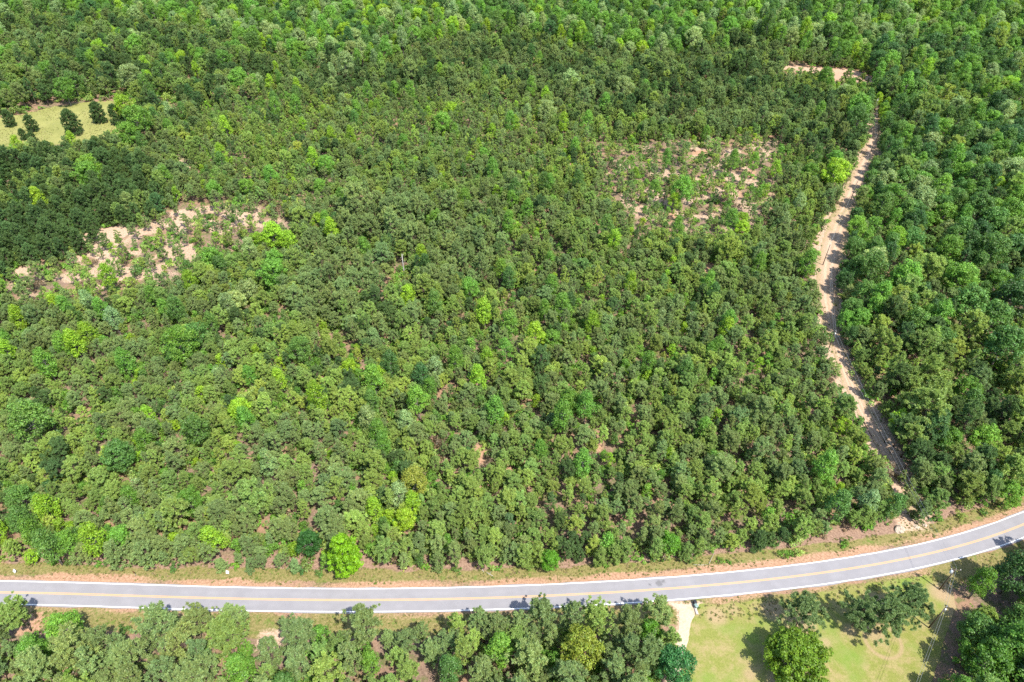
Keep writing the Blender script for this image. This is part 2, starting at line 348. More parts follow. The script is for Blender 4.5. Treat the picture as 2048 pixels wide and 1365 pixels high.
for nm, a, b, m in (('white_edge_line', HALF - 0.10, HALF + 0.10, 'line_white'), ('white_edge_line', -HALF - 0.10, -HALF + 0.10, 'line_white'),
                    ('yellow_centre_line', 0.10, 0.24, 'line_yellow'), ('yellow_centre_line', -0.24, -0.10, 'line_yellow')):
    V, q = ribbon(a, b, 0.036); tag(link(nm, mesh(nm, V, [q], [M[m]])), kind='structure')

def sheet(name, poly, z, mat, jitter, step=1.0, seed=0):
    """flat patch with an uneven edge"""
    poly = np.asarray(poly); n = len(poly); pts = []
    for i in range(n):
        a = poly[i]; b = poly[(i + 1) % n]; m = max(1, int(np.hypot(*(b - a)) / step))
        for j in range(m): pts.append(a + (b - a) * j / m)
    pts = np.array(pts); 
    o = np.stack([vnoise(pts[:, 0] * 3, pts[:, 1] * 3, 7, seed), vnoise(pts[:, 0] * 3, pts[:, 1] * 3, 7, seed + 1)], -1) - 0.5
    o2 = rng.uniform(-0.5, 0.5, o.shape)
    pts = pts + o * 2 * jitter + o2 * jitter * 0.5
    import mathutils
    tri = mathutils.geometry.tessellate_polygon([[Vector((p[0], p[1], 0)) for p in pts]])
    T = np.array(tri, np.int32)
    V = np.c_[pts, np.full(len(pts), z)]
    e1 = V[T[:, 1]] - V[T[:, 0]]; e2 = V[T[:, 2]] - V[T[:, 0]]
    fl = (e1[:, 0] * e2[:, 1] - e1[:, 1] * e2[:, 0]) < 0; T[fl] = T[fl][:, ::-1]
    return tag(link(name, mesh(name, V, [T], [mat])), kind='structure')
def lawn_material():
    t = NT('dry_lawn'); P = t.pos(); n0 = t.noise(P, 0.07, 3, 0.6); n1 = t.noise(P, 0.3, 5, 0.7); n2 = t.noise(P, 2.0, 4, 0.75); n3 = t.noise(P, 8.0, 2, 0.7)
    green = t.mix(t.ramp(n2, 0.25, 0.75), (0.135, 0.152, 0.030), (0.210, 0.208, 0.058))
    straw = t.mix(t.ramp(n2, 0.25, 0.75), (0.225, 0.182, 0.075), (0.30, 0.235, 0.115))
    c = t.mix(t.ramp(n1, 0.40, 0.66), green, straw)
    c = t.mix(t.math('MULTIPLY', t.ramp(n0, 0.5, 0.72), 0.75), c, (0.124, 0.199, 0.029))
    q = g(1766, 1283); d = t.n('ShaderNodeVectorMath', operation='DISTANCE'); t.l(P, d.inputs[0]); d.inputs[1].default_value = (q[0], q[1], 0.008)
    rd = t.math('ABSOLUTE', t.math('SUBTRACT', d.outputs['Value'], 4.2)); rd = t.math('ADD', rd, t.math('MULTIPLY', n1, 1.6))
    ring = t.ramp(rd, 1.7, 0.7)
    bare = t.mix(n2, (0.249, 0.154, 0.091), (0.390, 0.282, 0.183)); c = t.mix(t.math('MULTIPLY', ring, 0.75), c, bare)
    for (u, v, r) in ((1432, 1232, 2.6), (1545, 1222, 3.0), (1700, 1262, 1.6), (1752, 1272, 2.2), (1652, 1285, 1.4), (1600, 1245, 4.0), (1500, 1350, 1.6), (1465, 1220, 1.4), (1878, 1186, 2.6), (1560, 1365, 3.0), (1760, 1215, 4.0), (1905, 1190, 4.0), (1925, 1230, 4.0)):
        q = g(u, v); d = t.n('ShaderNodeVectorMath', operation='DISTANCE'); t.l(P, d.inputs[0]); d.inputs[1].default_value = (q[0], q[1], 0.008)
        m = t.ramp(t.math('ADD', d.outputs['Value'], t.math('MULTIPLY', n1, 3.4)), r + 2.6, r + 0.4); c = t.mix(t.math('MULTIPLY', m, 0.7), c, bare)
    c = t.mix(t.math('MULTIPLY', n3, 0.35), c, (0.083, 0.100, 0.025))
    return t.surf(c, 0.95, t.math('ADD', n2, n3), 0.7, 0.08, spec=0.1)
def dirt_material(name, a, b, gr, gc=(0.13, 0.16, 0.045)):
    t = NT(name); P = t.pos(); n0 = t.noise(P, 0.05, 3, 0.6); n1 = t.noise(P, 0.3, 5, 0.7); n2 = t.noise(P, 1.6, 4, 0.75); n3 = t.noise(P, 7, 2)
    c = t.mix(t.ramp(n2, 0.25, 0.75), a, b); c = t.mix(t.math('MULTIPLY', t.ramp(n0, 0.42, 0.62), 0.5), c, tuple(x_ * 1.15 for x_ in b))
    c = t.mix(t.math('MULTIPLY', t.ramp(n1, 0.52, 0.68), gr), c, t.mix(n3, gc, (0.24, 0.2, 0.1)))
    return t.surf(c, 0.95, t.math('ADD', n2, n3), 0.7, 0.1, spec=0.1)
M['lawn'] = lawn_material()
def track_material():
    t = NT('sandy_track'); P = t.pos(); ac = t.attr('across').outputs['Fac']
    n0 = t.noise(P, 0.045, 3, 0.6); n1 = t.noise(P, 0.35, 5, 0.7); n2 = t.noise(P, 1.6, 4, 0.75); n3 = t.noise(P, 7, 2)
    c = t.mix(t.ramp(n2, 0.25, 0.75), (0.275, 0.180, 0.118), (0.375, 0.268, 0.182))
    w = t.math('ADD', ac, t.math('MULTIPLY', t.math('SUBTRACT', n1, 0.5), 0.10))
    for m0 in (0.36, 0.62):                      # wheel ruts: packed, paler soil
        rut = t.ramp(t.math('ABSOLUTE', t.math('SUBTRACT', w, m0)), 0.10, 0.03); c = t.mix(t.math('MULTIPLY', rut, 0.65), c, t.mix(n3, (0.36, 0.26, 0.18), (0.44, 0.335, 0.245)))
    grass = t.mix(n3, (0.10, 0.13, 0.035), (0.22, 0.19, 0.08))
    e = t.math('ABSOLUTE', t.math('SUBTRACT', w, 0.5)); em = t.ramp(t.math('ADD', e, t.math('MULTIPLY', t.math('SUBTRACT', n1, 0.5), 0.7)), 0.30, 0.48)
    c = t.mix(t.math('MULTIPLY', em, 0.4), c, grass)
    c = t.mix(t.math('MULTIPLY', t.math('MULTIPLY', t.ramp(n0, 0.5, 0.64), t.ramp(n1, 0.42, 0.6)), 0.5), c, grass)
    return t.surf(c, 0.95, t.math('ADD', n2, n3), 0.8, 0.12, spec=0.1)
M['track'] = track_material()
M['drive'] = dirt_material('pale_drive', (0.30, 0.235, 0.165), (0.42, 0.345, 0.255), 0.3)
M['field'] = dirt_material('dry_field', (0.130, 0.145, 0.036), (0.215, 0.205, 0.070), 0.9, (0.115, 0.15, 0.03))
M['fardirt'] = dirt_material('red_clearing', (0.257, 0.158, 0.104), (0.357, 0.241, 0.166), 0.4)
sheet('lawn', lawn, 0.012 + 0.04, M['lawn'], 0.5, 0.7, 3)
sheet('driveway', drive, 0.058, M['drive'], 0.35, 0.5, 5)
def resample(p, n):
    L = np.concatenate([[0], np.cumsum(np.hypot(*np.diff(p, axis=0).T))]); t = np.linspace(0, L[-1], n); return np.stack([np.interp(t, L, p[:, 0]), np.interp(t, L, p[:, 1])], -1)
nn, na = 220, 9
A_ = resample(gp(TL_), nn); B_ = resample(gp(TR_)[::-1], nn); fr = np.linspace(0, 1, na)
Vt = A_[:, None] + (B_ - A_)[:, None] * fr[None, :, None]
wv = np.stack([rng.uniform(-1, 1, nn), rng.uniform(-1, 1, nn)], -1)
Vt[:, 0] += (wv[:, :1] * 0.5 - (vnoise(np.arange(nn), np.zeros(nn), 5, 71)[:, None] - 0.4) * 1.6) * (B_ - A_) / np.linalg.norm(B_ - A_, axis=1, keepdims=True)
Vt[:, -1] += (wv[:, 1:] * 0.5 + (vnoise(np.arange(nn), np.zeros(nn), 5, 72)[:, None] - 0.4) * 1.6) * (B_ - A_) / np.linalg.norm(B_ - A_, axis=1, keepdims=True)
ii = np.arange(nn - 1)[:, None] * na + np.arange(na - 1)[None, :]
Qt = np.stack([ii, ii + 1, ii + na + 1, ii + na], -1).reshape(-1, 4)[:, ::-1]
zt = 0.05 + 0 * Vt[..., :1]
tag(link('dirt_track', mesh('dirt_track', np.concatenate([Vt, zt], -1).reshape(-1, 3), [Qt], [M['track']], attrs={'across': np.tile(fr, nn)})), kind='structure')
sheet('field', field, 0.05, M['field'], 2.0, 2.0, 9)
sheet('grass_clearing', field2, 0.05, M['field'], 2.0, 2.0, 10)
sheet('dirt_clearing', fardirt, 0.05, M['fardirt'], 2.0, 2.0, 12)
# ------------------------------------------------------------------ tree kinds (each: a trunk mesh and a crown mesh, several individuals of every kind)
def unit(v): return v / (np.linalg.norm(v, axis=-1, keepdims=True) + 1e-9)
def sphere_dirs(n, up=0.0):
    d = unit(rng.normal(size=(n, 3))); d[:, 2] += up; return unit(d)
def diamonds(c, d, s, L, W):
    L = np.asarray(L)[:, None]; W = np.asarray(W)[:, None]
    V = np.stack([c - d * L / 2, c + s * W / 2 + d * L * 0.05, c + d * L / 2, c - s * W / 2 + d * L * 0.05], 1)
    return V.reshape(-1, 3)
def shades(n, k, base):
    b = np.repeat(base, k) if base.ndim else np.full(n, float(base))
    b = b * rng.uniform(0.75, 1.25, len(b)); warm = rng.normal(0, 0.07, len(b))
    c = np.stack([b * (1 + warm), b, b * (1 - warm), np.ones_like(b)], -1)
    return np.repeat(np.clip(c, 0.2, 1.9), 4, axis=0)
def poms(P, r, per, lng=1.0, wid=0.085):
    """needle tufts: blades radiating from every tuft centre"""
    n = len(P); c0 = np.repeat(P, per, 0); rr = np.repeat(r, per)
    d = sphere_dirs(n * per, 0.15); L = rr * rng.uniform(0.75, 1.15, n * per) * lng
    s = unit(np.cross(d, unit(rng.normal(0, 0.45, (n * per, 3)) + np.array([0, 0, 0.9]))))
    off = unit(rng.normal(size=(n * per, 3))) * (rr * rng.uniform(0, 0.4, n * per))[:, None]
    c = c0 + off + d * (L * 0.5)[:, None]
    return diamonds(c, d, s, L, rng.uniform(0.75, 1.25, n * per) * wid * 2), shades(n * per, per, rng.uniform(0.85, 1.18, n))
def lobes(P, r, per, size, squash=0.8):
    """leaf sprays on the skin of many small lobes"""
    n = len(P); c0 = np.repeat(P, per, 0); rr = np.repeat(r, per)
    d = sphere_dirs(n * per, 0.35); c = c0 + d * (rr * rng.uniform(0.55, 1.08, n * per))[:, None] * np.array([1, 1, squash])
    nn = unit(d + rng.normal(0, 0.55, (n * per, 3)) + np.array([0, 0, 0.35])); ax = unit(np.cross(nn, rng.normal(size=(n * per, 3)))); s = np.cross(nn, ax)
    L = size * rng.uniform(0.7, 1.3, n * per)
    return diamonds(c, ax, s, L, L * 0.72), shades(n * per, per, rng.uniform(0.78, 1.25, n))
def quads(V): return np.arange(len(V)).reshape(-1, 4)
class Kind: pass
def finish(name, mb, V, sh, H, Rr, zc, barkm, leafm):
    k = Kind(); k.H = H; k.R = Rr; k.zc = zc
    k.trunk = mb.mesh(name + '_trunk', M[barkm], True)
    k.crown = mesh(name + '_crown', V, [quads(V)], [M[leafm]], attrs={'shade': sh})
    tv = np.vstack(mb.V); n = len(tv); fq = np.vstack(mb.Q); ft = np.vstack(mb.T)
    allq = np.vstack([fq, quads(V) + n]); mi = np.concatenate([np.zeros(len(fq)), np.ones(len(V) // 4), np.zeros(len(ft))])
    # the mesh() helper writes quads first, then triangles
    k.whole = mesh(name, np.vstack([tv, V]), [allq, ft], [M[barkm], M[leafm]], midx=mi, attrs={'shade': np.vstack([np.ones((n, 4)), sh])})
    return k
def bent_trunk(H, r0, lean=0.03, k=6, seg=7, top=1.0):
    zs = np.linspace(-0.35, H * top, seg); wob = np.cumsum(rng.normal(0, lean * H / seg, (seg, 2)), 0); wob -= wob[0]
    P = np.c_[wob, zs]; r = r0 * (1 - 0.85 * np.linspace(0, 1, seg)); r[0] *= 1.35
    return P, r
def along(P, z):
    return np.array([np.interp(z, P[:, 2], P[:, 0]), np.interp(z, P[:, 2], P[:, 1]), z])
def pine(name, H, Rr, base=0.42, nb=46, per=62, pom=0.62, wid=0.075, open_=0.0, flat=0.0, lean=0.02, ragged=1.0):
    mb = MB(); P, r = bent_trunk(H, 0.012 * H + 0.03, lean); mb.tube(P, r, 6)
    ends = []; rad = []
    zb = H * base
    asym = rng.uniform(0, 6.28); am = rng.uniform(0.1, 0.32) * ragged; blank = rng.uniform(0, 6.28)
    for i in range(nb):
        f = (i + rng.uniform(0, 0.9)) / nb; z = zb + (H * 0.97 - zb) * f
        prof = (math.sin(math.pi * min(1, 0.30 + 0.70 * f) ** (1.15 - 0.4 * flat)) ** 0.75) * 0.84 + 0.16
        a = i * 2.399963 + rng.normal(0, 0.4); el = 0.02 + 0.7 * f + rng.normal(0, 0.16)
        L = Rr * prof * rng.uniform(0.85 - 0.4 * ragged, 1.08 + 0.17 * ragged) * (1 + am * math.cos(a - asym))
        if math.cos(a - blank - 2.5 * f) > 0.8 and rng.uniform() < 0.6 * ragged: L *= 0.45
        o = along(P, z); d = np.array([math.cos(a) * math.cos(el), math.sin(a) * math.cos(el), math.sin(el)])
        tip = o + d * L; tip[2] = min(tip[2], H * 1.03); m = o + d * L * 0.5 + np.array([0, 0, -0.06 * L])
        if L > 0.9: mb.tube([o, m, tip], [0.05 * (1 - f) + 0.02, 0.03, 0.012], 3, False)
        ends.append(tip); rad.append(pom * rng.uniform(0.7, 1.15))
        if L > 1.2:
            for q in range(3):
                t = rng.uniform(0.5, 1.0); sp = o + d * L * t + rng.normal(0, 0.36, 3) * min(1.6, L * 0.4) * np.array([1, 1, 0.6]); ends.append(sp); rad.append(pom * rng.uniform(0.5, 0.95))
    ends.append(along(P, H)); rad.append(pom * 0.9)
    ends = np.array(ends); rad = np.array(rad)
    if open_: keep = rng.uniform(size=len(ends)) > open_; ends = ends[keep]; rad = rad[keep]
    V, sh = poms(ends, rad, per, 1.0, wid)
    return finish(name, mb, V, sh, H, Rr, H * (0.5 + base / 2), 'bark_pine', 'needle')
def broad(name, H, Rr, nl=46, per=80, size=0.36, base=0.28, lob=1.15, tall=1.0, droop=0.0, barkm='bark_grey', tiers=0):
    mb = MB(); P, r = bent_trunk(H, 0.014 * H + 0.05, 0.02, 7, 7, 0.8); mb.tube(P, r, 7)
    zc = H * (1 + base) / 2; hz = H * (1 - base) / 2
    C = []; rr = []; asym = rng.uniform(0, 6.28); am = rng.uniform(0.08, 0.22)
    for i in range(int(nl * (0.45 if tiers else 0.22))):
        a = rng.uniform(0, 6.28); q_ = math.sqrt(rng.uniform(0, 1)) * (0.62 if tiers else 0.45) * Rr; C.append(np.array([math.cos(a) * q_, math.sin(a) * q_, zc + hz * rng.uniform(-0.4 if tiers else 0.25, 0.9)])); rr.append(lob * rng.uniform(0.7, 1.1))
    for i in range(nl):
        f = (i + 0.5) / nl; ct = 1 - 1.75 * f; a = i * 2.399963 + rng.normal(0, 0.3); st = math.sqrt(max(0, 1 - ct * ct)); k = rng.uniform(0.55, 0.98) * (1 + am * math.cos(a - asym))
        if tall > 1 and ct > 0: st *= (1 - 0.45 * ct)
        z = zc + hz * ct * rng.uniform(0.82, 0.98)
        if tiers: z = zb_t = zc + hz * (round((ct + 1) * tiers / 2) / tiers * 2 - 1) * 0.92 + rng.normal(0, 0.25)
        p = np.array([math.cos(a) * st * Rr * k, math.sin(a) * st * Rr * k, z]); p[2] -= droop * (p[0] ** 2 + p[1] ** 2) / Rr
        C.append(p); rr.append(lob * rng.uniform(0.6, 1.3))
        if i % 2 == 0 and z > 0.25 * H:
            o = along(P, max(0.2 * H, min(0.72 * H, z - 0.35 * Rr * k))); m = (o + p) / 2 + np.array([0, 0, -0.2]); mb.tube([o, m, p], [0.05 + 0.004 * H, 0.05, 0.02], 4, False)
    C = np.array(C) + rng.normal(0, 0.18, (len(C), 3)); rr = np.array(rr)
    V, sh = lobes(C, rr, per, size, 0.55 if tiers else 0.8)
    return finish(name, mb, V, sh, H, Rr, zc, barkm, 'leaf')
def shrub_kind(name, H, Rr, nl=9, per=38, size=0.26):
    mb = MB()
    for i in range(4):
        a = i * 1.6 + rng.uniform(0, 1); e = np.array([math.cos(a) * Rr * 0.5, math.sin(a) * Rr * 0.5, H * 0.7]); mb.tube([[0, 0, -0.15], e * 0.5 + [0, 0, 0.1], e], [0.03, 0.025, 0.012], 4)
    C = np.c_[rng.normal(0, Rr * 0.42, (nl, 2)), rng.uniform(0.25, 0.8, nl) * H]; V, sh = lobes(C, rng.uniform(0.3, 0.5, nl) * Rr, per, size, 0.8)
    return finish(name, mb, V, sh, H, Rr, H * 0.55, 'bark_grey', 'leaf')
PINE = [pine('pine_a%d' % i, h, r, b, nb, 50, pm * 0.86, 0.07, op) for i, (h, r, b, nb, pm, op) in enumerate([
    (12.5, 3.3, 0.40, 64, 0.74, 0), (11.5, 3.0, 0.38, 58, 0.72, 0.05), (13.2, 3.5, 0.44, 66, 0.78, 0), (10.5, 3.1, 0.34, 60, 0.74, 0.05),
    (12.0, 2.8, 0.42, 54, 0.70, 0.06), (13.0, 3.7, 0.46, 70, 0.78, 0.03), (11.0, 2.9, 0.36, 56, 0.70, 0.12), (12.2, 3.2, 0.42, 58, 0.72, 0.18)])]
SLIM = [pine('pine_s%d' % i, h, r, 0.28, nb, 46, 0.56, 0.07, op) for i, (h, r, nb, op) in enumerate([(12.8, 2.1, 52, 0.05), (11.8, 2.0, 46, 0.15), (13.6, 2.3, 54, 0.1)])]      # narrow, pointed
YOUNG = [pine('pine_y%d' % i, h, r, 0.34, nb, 44, 0.48, 0.065, op) for i, (h, r, nb, op) in enumerate([(7.2, 1.7, 30, 0.1), (8.2, 1.8, 32, 0.15), (6.4, 1.6, 28, 0.08), (7.8, 2.0, 30, 0.25)])]
FULL = [pine('pine_f%d' % i, h, r, 0.10, 76, 46, 0.68, 0.08, 0) for i, (h, r) in enumerate([(11.5, 3.3), (10.5, 3.1), (12.5, 3.5)])]     # dense to the ground
BIG = [pine('pine_g%d' % i, h, r, b, nb, 70, 0.85, 0.075, op) for i, (h, r, b, nb, op) in enumerate([(14.0, 5.6, 0.36, 78, 0.06), (15.0, 6.0, 0.38, 86, 0.03), (13.5, 5.0, 0.42, 66, 0.1)])]
DENSE = [pine('pine_d%d' % i, h, r, 0.08, 130, 40, 0.6, 0.08, 0, 0, 0.02, 0.15) for i, (h, r) in enumerate([(10.5, 3.4), (10.0, 3.2)])]      # open-grown, round
BROAD = [broad('broad_b%d' % i, h, r, nl, 84, sz, b, lb) for i, (h, r, nl, sz, b, lb) in enumerate([
    (12, 4.2, 58, 0.40, 0.25, 1.12), (13, 4.6, 66, 0.42, 0.28, 1.15), (11, 3.7, 50, 0.38, 0.22, 1.05), (14, 4.8, 70, 0.42, 0.3, 1.15), (12.5, 3.9, 54, 0.40, 0.26, 1.1), (13.5, 4.3, 56, 0.40, 0.2, 1.2)])]
TALL = [broad('broad_t%d' % i, h, r, nl, 76, 0.38, 0.2, 1.1, 1.6) for i, (h, r, nl) in enumerate([(15, 3.0, 44), (14, 2.7, 40), (16, 3.3, 50), (13, 2.5, 38)])]
SAP = [broad('broad_s%d' % i, h, r, 18, 56, 0.32, 0.15, 0.75, 1.5) for i, (h, r) in enumerate([(6.5, 1.6), (7.5, 1.7), (5.5, 1.5), (8.0, 2.0)])]
SHRUB = [shrub_kind('shrub_%d' % i, h, r) for i, (h, r) in enumerate([(1.6, 1.1), (1.2, 1.0), (2.2, 1.2), (1.0, 0.9)])]
OAK = broad('lawn_oak', 12.0, 7.6, 170, 100, 0.52, 0.12, 1.12, 1.0, 0.06)
LIME = broad('lime_maple', 17.0, 5.2, 110, 84, 0.46, 0.03, 1.05, 1.3, 0.10, 'bark_grey', 7)
ALLK = PINE + SLIM + YOUNG + FULL + BIG + BROAD + TALL + SAP
IDX = {id(k): i for i, k in enumerate(ALLK)}
proto_col = bpy.data.collections.new('tree_kinds')           # sources for the far forest, not part of the scene
for i, k in enumerate(ALLK): proto_col.objects.link(bpy.data.objects.new('kind_%03d' % i, k.whole))
shrub_col = bpy.data.collections.new('shrub_kinds')
for i, k in enumerate(SHRUB): shrub_col.objects.link(bpy.data.objects.new('bush_%03d' % i, k.whole))

# ------------------------------------------------------------------ tree colours (names are used in the labels)
COL = {'grey-green': (0.190, 0.264, 0.086), 'olive green': (0.206, 0.298, 0.070), 'yellowish green': (0.258, 0.352, 0.072), 'dark green': (0.090, 0.158, 0.046),
       'mid green': (0.092, 0.185, 0.036), 'bright green': (0.130, 0.265, 0.034), 'lime green': (0.210, 0.350, 0.024), 'pale green': (0.225, 0.315, 0.110), 'deep green': (0.056, 0.130, 0.032), 'yellow-olive': (0.215, 0.265, 0.03)}
def tint(name):
    c = np.array(COL[name]); b = rng.uniform(0.82, 1.22); w = rng.normal(0, 0.05)
    return np.clip(c * b * np.array([1 + w, 1, 1 - w]), 0.004, 0.6)

# ------------------------------------------------------------------ where the trees stand
def polyc(pts): return gp(pts, 7.0)
Z = {}
Z['north'] = polyc([(-900, 1075), (0, 1108), (300, 1116), (500, 1122), (700, 1128), (900, 1122), (1100, 1113), (1300, 1098), (1500, 1078), (1650, 1048), (1750, 1028), (1812, 1005), (1850, 1010), (1950, 994), (2048, 962), (2500, 760), (2800, -60), (-800, -60)])
Z['south'] = polyc([(-600, 1280), (0, 1258), (80, 1268), (250, 1266), (380, 1252), (480, 1256), (510, 1306), (560, 1306), (600, 1264), (760, 1260), (900, 1254), (1010, 1242), (1090, 1234), (1200, 1240), (1290, 1240), (1345, 1250), (1345, 1290), (1338, 1370), (1300, 1600), (-600, 1700)])
Z['eastlawn'] = polyc([(2300, 985), (2060, 1126), (2004, 1152), (1974, 1186), (1952, 1240), (1925, 1290), (1903, 1335), (1890, 1400), (1880, 1600), (2900, 1600), (2900, 960)])
P_ = {}
P_['darkL'] = [(-900, 290), (20, 300), (200, 290), (330, 330), (335, 400), (255, 440), (140, 485), (40, 528), (-900, 640)]
P_['top'] = [(-900, -300), (2900, -300), (2900, 60), (2200, 90), (1900, 80), (1720, 120), (1560, 85), (1480, 60), (1330, 110), (1200, 95), (1060, 62), (900, 66), (760, 120), (650, 135), (560, 110), (440, 70), (300, 40), (150, 28), (-900, 60)]
P_['topleft'] = [(-900, 40), (250, 36), (440, 80), (560, 150), (520, 190), (330, 215), (250, 205), (0, 215), (-900, 260)]
P_['sparse'] = [(0, 540), (60, 500), (220, 440), (330, 390), (420, 380), (560, 392), (590, 450), (470, 490), (330, 560), (200, 590), (0, 600)]
P_['sparse2'] = [(1180, 262), (1580, 262), (1560, 380), (1500, 460), (1300, 462), (1190, 380)]
P_['semi'] = [(480, 190), (760, 180), (1000, 190), (1240, 240), (1200, 330), (950, 300), (760, 290), (600, 420), (420, 370), (380, 260)]
P_['clump'] = [(600, 400), (780, 370), (1000, 400), (1020, 500), (900, 600), (760, 680), (600, 640), (560, 560)]
P_['farright'] = [(1280, 90), (1560, 110), (1560, 135), (1450, 160), (1300, 140)]
P_['reddish'] = [(760, 1100), (860, 960), (1180, 830), (1500, 740), (1640, 800), (1640, 1000), (1500, 1090), (1100, 1120)]
P_['grey'] = [(560, 150), (650, 138), (760, 122), (900, 70), (1060, 65), (1200, 98), (1330, 112), (1480, 66), (1560, 95), (1600, 180), (1740, 215), (1735, 250), (1690, 330), (1600, 300), (1560, 262), (1250, 225), (1000, 180), (640, 185)]
P_['southoak'] = [(1090, 1240), (1240, 1240), (1250, 1365), (1090, 1365)]
track_c = track_crown
# centre line between both sides of the track decides what lies beyond it
tl = gp(TL_); 
def beyond_track(x, y):
    yy = np.concatenate([[80], tl[::1, 1], [900]]); xx = np.concatenate([[112], tl[:, 0], [tl[-1, 0] + 150]]); o = np.argsort(yy)
    return x > np.interp(y, yy[o], xx[o]) + 3
trees = []     # dict(kind, x, y, rot, s, colour name, tint, family, special)
grid = {}
CELL = 6.0
def hit(x, y, r):
    cx, cy = int(math.floor(x / CELL)), int(math.floor(y / CELL))
    for i in range(cx - 2, cx + 3):
        for j in range(cy - 2, cy + 3):
            for (a, b, q) in grid.get((i, j), ()):
                m = 0.5 * (r + q)
                if (a - x) ** 2 + (b - y) ** 2 < m * m: return True
    return False
def put(kind, x, y, s, cname, family, spacing, tn=None, label=None, sz=1.0, rot=None):
    grid.setdefault((int(math.floor(x / CELL)), int(math.floor(y / CELL))), []).append((x, y, spacing))
    trees.append(dict(k=kind, x=float(x), y=float(y), rot=rng.uniform(0, 6.283) if rot is None else rot, s=s, sz=sz, c=cname, t=tint(cname) if tn is None else np.array(tn), fam=family, label=label))
def pick(a): return a[int(rng.integers(len(a)))]
# --- single trees that stand out
def special(kind, u, v, s, cname, family, label, spacing, level=None, sz=1.0, tn=None, base=None):
    q = g(*base) if base else g(u, v, kind.zc * s * sz if level is None else level)
    put(kind, q[0], q[1], s, cname, family, spacing, tn, label, sz)
special(LIME, 0, 0, 0.86, 'lime green', 'broad', 'vivid lime green tree with layered branches at the forest edge beside the road', 9, base=(703, 1146), tn=(0.170, 0.335, 0.012), sz=1.14)
special(OAK, 1588, 1312, 1.0, 'bright green', 'broad', 'big round leafy tree standing alone on the lawn', 14, tn=(0.118, 0.205, 0.015), level=6.5)
special(BIG[0], 0, 0, 0.86, 'dark green', 'pine', 'open crowned pine on the lawn between the round tree and the road', 8, base=(1591, 1253), tn=(0.153, 0.224, 0.077))
special(BIG[2], 0, 0, 0.82, 'dark green', 'pine', 'pine with bare leaning trunk on the lawn, next to the pine pair', 7, base=(1704, 1252), tn=(0.130, 0.203, 0.068))
special(BIG[1], 0, 0, 0.88, 'dark green', 'pine', 'broadest pine on the lawn, above the bare horseshoe ring of soil', 8, base=(1759, 1266), tn=(0.142, 0.218, 0.071))
special(BIG[0], 0, 0, 0.84, 'dark green', 'pine', 'pine on the lawn between the broadest pine and the power pole with transformer', 7, base=(1800, 1232), tn=(0.124, 0.198, 0.066))
special(BROAD[3], 1348, 1330, 0.95, 'mid green', 'broad', 'smooth blue-green round tree at the edge of the sandy driveway', 7, tn=(0.045, 0.155, 0.04))
special(BROAD[1], 1160, 1292, 1.1, 'yellow-olive', 'broad', 'yellow-olive leafy tree among grey-green pines beside the driveway wood', 8)
special(BROAD[4], 1300, 1262, 0.75, 'bright green', 'broad', 'small vivid green tree among pines near the driveway mouth', 5, tn=(0.09, 0.22, 0.02))
special(BROAD[0], 1975, 1325, 1.25, 'bright green', 'broad', 'large glossy bright green tree at the lawn edge of the wood', 9, tn=(0.075, 0.17, 0.02))
special(TALL[1], 1965, 1165, 0.95, 'bright green', 'broad', 'vivid green narrow tree in the wood behind the roadside power pole', 6, tn=(0.10, 0.21, 0.02))
special(BROAD[2], 1100, 1128, 0.72, 'bright green', 'broad', 'small bright green bushy tree leaning out over the red verge', 5, tn=(0.095, 0.24, 0.015), level=3.5)
special(BROAD[4], 1338, 1098, 0.72, 'bright green', 'broad', 'fresh green low tree at the forest front opposite the driveway', 5, tn=(0.10, 0.24, 0.02), level=3.5)
special(BROAD[5], 830, 965, 0.95, 'yellow-olive', 'broad', 'golden-olive round tree deep among the pines behind the lime green tree', 7, tn=(0.24, 0.27, 0.04))
special(BROAD[2], 620, 1085, 0.9, 'deep green', 'broad', 'deep green leafy tree at the forest edge beside the lime green tree', 6, tn=(0.035, 0.11, 0.02))
for (u, v, s, kk, lb) in ((140, 243, 1.35, DENSE[0], 'largest dark pine standing in the dry grass field'), (194, 224, 1.2, DENSE[1], 'dark rounded pine in the dry field, nearer the large pine of its pair'), (231, 228, 1.1, DENSE[0], 'dark rounded pine in the dry field by the yellow-green saplings'),
                      (60, 246, 0.95, DENSE[1], 'medium dark pine standing on the pale dry field'), (45, 268, 0.6, DENSE[0], 'tiny dark pine bush on the bare edge of the dry field'), (64, 277, 0.7, DENSE[1], 'small dark pine bush beside the tiny one in the dry field'), (16, 236, 0.9, DENSE[0], 'dark pine at the shaded end of the dry field')):
    special(kk, u, v, s, 'dark green', 'pine', lb, 5 * s, tn=np.array(COL['dark green']) * 0.85)
for (u, v, s, kk) in ((1085, 1222, 1.05, 2), (1190, 1232, 1.0, 5), (1318, 1226, 1.1, 0), (1262, 1240, 1.0, 2), (470, 1234, 1.0, 0), (395, 1236, 0.95, 2), (28, 1226, 0.95, 5), (960, 1236, 0.9, 1)):
    q = g(u, v, PINE[kk].zc * s); put(PINE[kk], q[0], q[1], s, 'grey-green' if kk != 5 else 'olive green', 'pine', 4.2)
